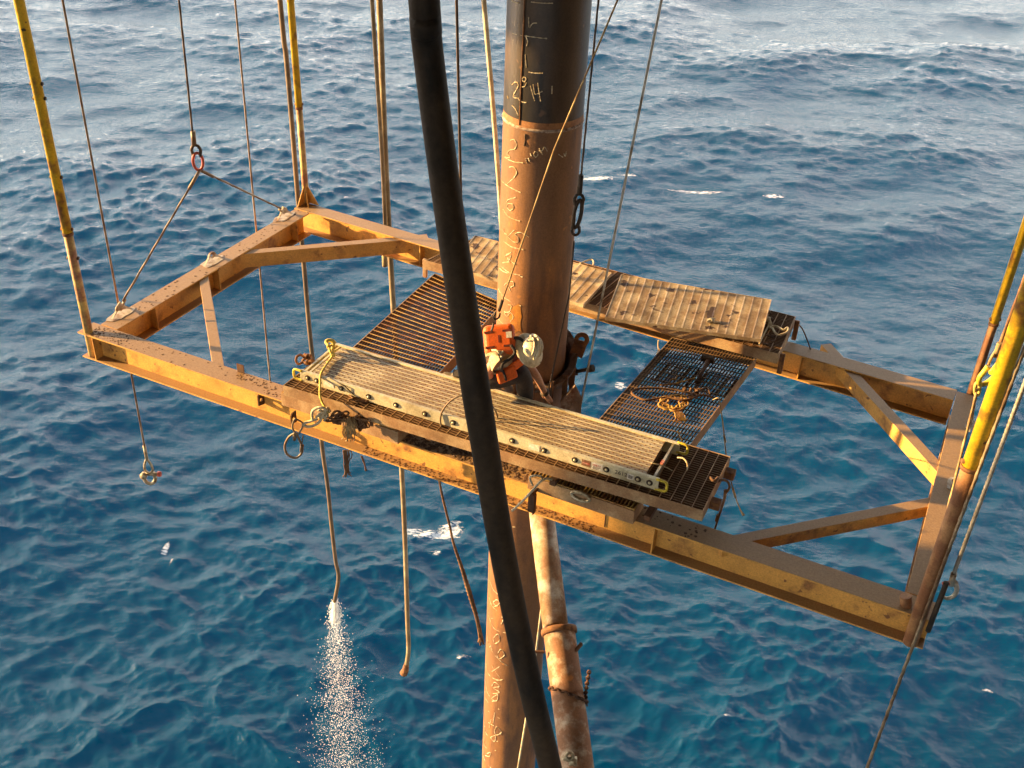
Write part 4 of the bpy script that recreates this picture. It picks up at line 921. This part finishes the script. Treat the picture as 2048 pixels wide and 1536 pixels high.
# loop on the far right beam
mb=MB(); q=[(1598,650),(1606,660),(1618,690),(1627,720),(1630,728)]; mb.tube(smooth_path([atY(x,y,10.95) for x,y in q],5),.008,6)
mb.tube(smooth_path([atY(x,y,10.9) for x,y in ((1630,728),(1621,735),(1617,745),(1624,752),(1633,752),(1639,743),(1636,733))],5,True),.010,7,closed=True); mb.tube(smooth_path([atY(x,y,10.88) for x,y in ((1630,730),(1636,722),(1640,714))],4),.012,6)
for k in range(9): mb.blob(atY(1645+random.uniform(-4,4),718+random.uniform(-10,12),10.9),.03,(1,1,1.3),0,.3)
tag(mb.build('wire_sling',M['wire_dark']),'dark looped wire hanging over the far beam beside the walkway end','wire sling')
# chain and pale shackle on the far walkway end
mb=MB(); mb.tube(smooth_path([atz(x,y,ZF+.03) for x,y in ((1538,655),(1548,652),(1556,654),(1567,660),(1575,655),(1575,663),(1566,668),(1556,670),(1549,664),(1545,656))],5),.013,7); mb.tube(smooth_path([atz(x,y,ZF+.025) for x,y in ((1537,651),(1530,664),(1522,680),(1518,690))],5),.010,6)
for k in range(8): mb.blob(atz(1537+random.uniform(-4,4),640+random.uniform(-8,10),ZF+.03),.025,(1,1,1),0,.3)
tag(mb.build('shackle',M['rope_cream']),'pale shackle with a length of chain on the end of the far walkway','shackle')
# white rope loops at the far walkway
mb=MB(); mb.tube(smooth_path([atz(x,y,P+.37) for x,y in ((1160,527),(1172,522),(1183,519),(1187,524),(1186,531))],5),.010,6); tag(mb.build('rope',M['rope_cream']),'small white rope loop on the far edge of the pale panel behind the pile','rope')
mb=MB(); mb.tube(smooth_path([atY(x,y,10.75) for x,y in ((1317,680),(1316,690),(1317,700),(1313,709),(1316,711),(1319,702),(1317,696)) ],5),.007,6); tag(mb.build('cord',M['rope_cream']),'white cord loop dangling under the far walkway','cord')
mb=MB(); mb.blob(atz(1422,641,P+.36),.05,(1.2,.6,.5),.5,.4); mb.tube(smooth_path([atz(1422,641,P+.37),atz(1432,644,P+.35),atz(1442,646,P+.34)],4),.012,6); tag(mb.build('rag',M['rope_cream']),'scrap of white rag lying on the stained pale panel','rag')
mb=MB()
for k in range(46):
    s,t=random.random(),random.random(); mb.blob(lerp2(qf,.80+.19*s,.1+.85*t)+V((0,0,.004)),random.uniform(.012,.03),(1.3,1,.4),0,.4)
for k in range(40):
    q=lerp2(qn,random.random(),random.uniform(0,.12))+V((0,0,.006)); mb.blob(q,random.uniform(.005,.012),(1.2,1,.5),0,.4)
o=mb.build('debris',M['mud']); o['kind']='stuff'; o['label']='crumbs of scale and mud lying on the long walkways'; o['category']='debris'
# rusty rope dangling below the near beam
mb=MB(); YQ=8.75; pp=[atY(x,y,YQ) for x,y in ((878,955),(884,990),(899,1050),(908,1090),(925,1140),(940,1190),(955,1240),(967,1288))]
mb.tube(smooth_path(pp,6),lambda t:.012+.014*math.exp(-((t-.68)/.2)**2),8,lobes=3,step=.02,amp=.25)
mb.tube(smooth_path([atY(x,y,YQ) for x,y in ((930,1150),(943,1200),(955,1250),(961,1290))],5),.013,7); mb.blob(atY(960,1280,YQ),.035,(.8,.8,1.6),0,.3)
tag(mb.build('rope',M['rope_brown']),'rusty brown rope dangling below the near beam, thick and frayed towards its end','rope')
# cream rope behind the hose, between pile and white pipe
mb=MB(); mb.tube([atY(1084,1205,9.7),atY(1072,1305,9.6)],.013,7); mb.tube([atY(1055,1420,9.6),atY(1032,1560,9.5)],.014,7); mb.tube([atY(1072,1305,9.6),atY(1055,1420,9.6)],.013,7)
tag(mb.build('rope',M['rope_cream']),'cream rope hanging between the pile and the leaning white pipe','rope')

# ------------------------------------------------------------------ WATER SPRAY
mb=MB(); d0=spray_src
mb.tube([d0-V((0,0,.55*k/6))+V((-.008*k,0,0)) for k in range(7)],lambda t:.030+.035*t*(1-.6*t),8)
g=9.81
for k in range(8200):
    t=random.random()**.62*1.35
    vx,vy=random.gauss(-.02,.36),random.gauss(0,.36); v0=2.6+random.gauss(0,.5)
    if t<.12: vx*=1.0
    q=d0+V((vx*t+random.gauss(0,.03)-.02*t,vy*t,-(v0*t+.5*g*t*t*.55)-.02))
    if q.z<.2: continue
    r=random.uniform(.0035,.0085)*(1+.5*(random.random()<.1))
    mb.add([q+V((r,0,0)),q+V((-r,0,0)),q+V((0,r,0)),q+V((0,-r,0)),q+V((0,0,r*random.uniform(1,2))),q-V((0,0,r*1.3))],[(0,2,4),(2,1,4),(1,3,4),(3,0,4),(2,0,5),(1,2,5),(3,1,5),(0,3,5)],True)
for k in range(900):
    t=random.random()*.22; q=d0+V((random.gauss(0,.03+.25*t),random.gauss(0,.03+.25*t),-2.4*t)); r=.008
    mb.add([q+V((r,0,0)),q+V((-r,0,0)),q+V((0,r,0)),q+V((0,-r,0)),q+V((0,0,r*2)),q-V((0,0,r*2))],[(0,2,4),(2,1,4),(1,3,4),(3,0,4),(2,0,5),(1,2,5),(3,1,5),(0,3,5)],True)
m,n,l,b=newmat('water_drops'); b.inputs['Base Color'].default_value=(.88,.88,.86,1); b.inputs['Roughness'].default_value=.15; b.inputs['Subsurface Weight'].default_value=0
o=mb.build('water_spray',m); o['kind']='stuff'; o['label']='white spray of water drops falling from the dark hose'; o['category']='water spray'

# ------------------------------------------------------------------ PERSON
per_base=atz(985,790,P+.2)
person=thing('person','worker in cream hard hat and orange life vest crouching over the pile guide, reaching down','person',per_base)
def skin(name,verts,edges_,radii,mat,root=0,sub=2):
    me=bpy.data.meshes.new(name); b_=world_loc(person); me.from_pydata([tuple(V(v)-b_) for v in verts],edges_,[])
    o=bpy.data.objects.new(name,me); COL.objects.link(o); o.parent=person
    mo=o.modifiers.new('skin','SKIN'); mo.use_smooth_shade=True
    sv=me.skin_vertices[0].data
    for i,r in enumerate(radii): sv[i].radius=(r if isinstance(r,tuple) else (r,r)); sv[i].use_root=(i==root)
    if sub: s_=o.modifiers.new('sub','SUBSURF'); s_.levels=sub; s_.render_levels=sub
    me.materials.append(M[mat]); return o
hip=atY(938,742,9.12); waist=atY(965,728,9.08); chest=atY(1000,712,9.03); neck=atY(1040,706,9.03); headb=atY(1056,706,9.02); head=atY(1068,706,9.0)
shN=atY(998,716,8.84); elN=atY(975,742,8.86); wrN=atY(987,765,9.0); 
shF=atY(1044,716,9.16); elF=atY(1073,752,9.24); wrF=atY(1090,786,9.36)
kneeN=atY(1050,746,9.02); ankN=atY(1052,812,9.16); toeN=atY(1072,822,9.1); kneeF=atY(975,782,9.3); ankF=atY(918,756,9.34); toeF=atY(906,752,9.36)
hipN=hip+V((.02,-.11,0)); hipF=hip+V((.02,.11,-.02))
verts=[hip,waist,chest,neck,headb,head, shN,elN,wrN, shF,elF,wrF, hipN,kneeN,ankN, hipF,kneeF,ankF, atY(1072,712,8.97)]
ed=[(0,1),(1,2),(2,3),(3,4),(4,5),(2,6),(6,7),(7,8),(2,9),(9,10),(10,11),(0,12),(12,13),(13,14),(0,15),(15,16),(16,17),(5,18)]
rd=[.125,.125,.14,.062,.075,.092,.068,.045,.032,.068,.045,.032,.095,.065,.045,.095,.065,.045,.055]
# hands: palm plus four fingers and a thumb each
def hand(w,fwd,side,down,i_w,curl):
    fwd=V(fwd).normalized(); side=V(side).normalized(); down=V(down).normalized()
    base=len(verts); verts.append(w+fwd*.055); rd.append((.034,.022)); ed.append((i_w,base))
    for k,(o_,ln) in enumerate(((-.03,.066),(-.010,.076),(.010,.072),(.03,.058))):
        a=w+fwd*.085+side*o_; m1=a+fwd*(ln*.55)+down*(ln*.25*curl); m2=m1+fwd*(ln*.3)+down*(ln*.5*curl)
        i=len(verts); verts.extend([a,m1,m2]); rd.extend([.0115,.0098,.008]); ed.extend([(base,i),(i,i+1),(i+1,i+2)])
    a=w+fwd*.035-side*.035; i=len(verts); verts.extend([a,a+fwd*.03-side*.02+down*.01,a+fwd*.062-side*.022+down*.025]); rd.extend([.013,.011,.009]); ed.extend([(base,i),(i,i+1),(i+1,i+2)])
hand(wrN,(.5,.3,-.45),(.6,-.7,.1),(-.1,.2,-1),8,.6)
hand(wrF,(.35,.3,-.8),(.8,-.4,.2),(.2,.5,-.6),11,1.0)
body=skin('body',verts,ed,rd,'skin',0,2)
# face: nose, brows, ears
mb=MB(); hx=(head-neck).normalized(); fwd=V((.45,-.25,-.75)).normalized(); sd=hx.cross(fwd).normalized()
mb.lathe([(.001,.03),(.010,.02),(.017,-.005),(.012,-.02)],head+fwd*.10,axis=fwd,seg=10)
for s_ in (-1,1): mb.lathe([(.001,.012),(.02,.008),(.03,0),(.02,-.008),(.001,-.01)],head+sd*(s_*.095),axis=sd*s_,seg=10,sx=.6)
mb.build('nose_and_ears',M['skin'],body)
mb=MB()
for s_ in (-1,1): mb.lathe([(.001,.010),(.010,.006),(.012,0)],head+fwd*.088+sd*(s_*.033)+hx*.025,axis=fwd,seg=10)
mb.tube([head+fwd*.094-hx*.045+sd*.028,head+fwd*.099-hx*.047,head+fwd*.094-hx*.045-sd*.028],.006,6)
mb.build('eyes_and_mouth',M['glove'],body)
# clothes
skin('shirt',[waist-V((.05,0,.01)),waist,chest,neck.lerp(chest,.35),shN,shN.lerp(elN,.75),shF,shF.lerp(elF,.45)],[(0,1),(1,2),(2,3),(2,4),(4,5),(2,6),(6,7)],[.14,.142,.155,.085,.086,.066,.084,.062],'shirt',2,2)
skin('trousers',[waist-V((.03,0,.02)),hip,atY(985,758,8.98),atY(1046,742,8.98),ankN+V((0,0,.05)),hipF,kneeF,ankF],[(0,1),(1,2),(2,3),(3,4),(1,5),(5,6),(6,7)],[.13,.145,.125,.118,.075,.118,.086,.066],'trousers',1,2)
for (an,to) in ((ankN,toeN),(ankF,toeF)):
    d=(to-an); d=d.normalized() if d.length>.01 else V((1,0,0))
    skin('boot',[an+V((0,0,.06)),an,an+d*.08-V((0,0,.03)),an+d*.19-V((0,0,.035))],[(0,1),(1,2),(2,3)],[.06,.062,.058,.045],'boot',1,2)
skin('glove',[wrF-(wrF-elF)*.16,wrF+(wrF-elF)*.10],[(0,1)],[.062,.060],'glove',0,1)
# hard hat: full brim, crown with a ridge
hatc=atY(1062,698,8.97); hax=V((.52,-.42,.74)).normalized(); hfw=V((.10,-.75,-.5)); hfw=(hfw-hax*hfw.dot(hax)).normalized()
mb=MB(); mb.lathe([(.001,.135),(.045,.13),(.085,.105),(.108,.06),(.116,.01),(.118,-.005),(.155,-.018),(.178,-.030),(.180,-.036),(.150,-.026),(.112,-.012),(.100,.02)],hatc,axis=hax,seg=36,sx=1.02,sy=.88,xref=hfw); hat=mb.build('hard_hat',M['hat'],person)
mb=MB(); rp=[hatc+hfw*(.132*math.cos(a))+hax*(.004+.139*math.sin(a)) for a in np.linspace(.25,math.pi-.25,14)]; mb.tube(rp,.016,8); 
for s_ in (-1,1):
    e=hax.cross(hfw)*s_; mb.tube([hatc+e*.045+hfw*(.118*math.cos(a))+hax*(.004+.124*math.sin(a)) for a in np.linspace(.5,math.pi-.5,12)],.009,6)
mb.build('crown_ridge',M['hat'],hat)
# life vest
vest=bpy.data.objects.new('life_vest',None); COL.objects.link(vest); vest.parent=person; vest.location=chest-world_loc(person)
def slab(name,c,u,w,n_,hu,hw,hn,mat,par,bev=.035):
    mb=MB(); mb.box(c,V(u)*hu,V(w)*hw,V(n_)*hn); o=mb.build(name,M[mat],par); m_=o.modifiers.new('b','BEVEL'); m_.width=bev; m_.segments=4; return o
tu=V((.97,.02,.16)).normalized()                        # along the spine (to the head)
bn=V((-.10,-.72,.68)); bn=(bn-tu*bn.dot(tu)).normalized(); bw_=tu.cross(bn).normalized()
bc=atY(999,680,9.02)
back=slab('back_panel',bc,tu,bw_,bn,.155,.155,.055,'orange',vest,.055)
mb=MB()
for s_,t_ in ((-.075,-.095),(.075,-.095),(-.075,.085),(.075,.085)): mb.box(bc+bn*.052+bw_*s_+tu*t_,tu*.045,bw_*.010,bn*.006)
mb.box(bc+bn*.052,tu*.008,bw_*.036,bn*.006)
mb.build('strap_slot',M['vest_red'],back)
MB().box(bc+bn*.0545+bw_*(-.03)+tu*.10,tu*.028,bw_*.03,bn*.003).build('reflective_patch',M['label_white'],back)
low=slab('back_flap',bc-bw_*0+V((0,-.02,-.13))+bn*.0,tu,(bw_*.6+bn*-.4).normalized(),bn,.15,.05,.035,'orange',vest,.025)
fc=atY(1013,748,8.86); 
slab('front_panel',fc,V((.85,.35,.25)).normalized(),V((-.3,.25,.9)).normalized(),V((.2,-.9,.3)).normalized(),.10,.065,.045,'orange',vest,.02)
slab('front_panel',atY(1033,728,8.92),V((.75,.3,.5)).normalized(),V((-.5,.2,.8)).normalized(),V((.2,-.9,.3)).normalized(),.12,.04,.04,'orange',vest,.02)
mb=MB(); mb.tube(smooth_path([atY(1022,690,8.9),atY(1030,704,8.86),atY(1022,716,8.82),atY(1005,728,8.76),atY(1003,742,8.79)],5),.016,6); mb.tube(smooth_path([atY(1024,678,9.0),atY(1036,676,9.02),atY(1046,684,9.0),atY(1042,700,8.95)],5),.02,6); mb.tube(smooth_path([atY(1006,740,8.8),atY(1010,752,8.78),atY(1012,760,8.8)],4),.012,6); mb.tube(smooth_path([atY(995,702,8.8),atY(998,712,8.77),atY(1002,722,8.77)],4),.008,5)
mb.build('strap',M['vest_black'],vest)
mb=MB(); mb.tube(smooth_path([atY(984,700,8.85),atY(994,701,8.8),atY(1000,708,8.78),atY(1006,702,8.82)],4),.009,5); mb.build('tie_cord',M['rope_cream'],vest)
slab('shoulder_panel',atY(1035,702,9.0),tu,bw_,bn,.06,.12,.03,'vest_red',vest,.02)  # small dark red slab between back panel and hat
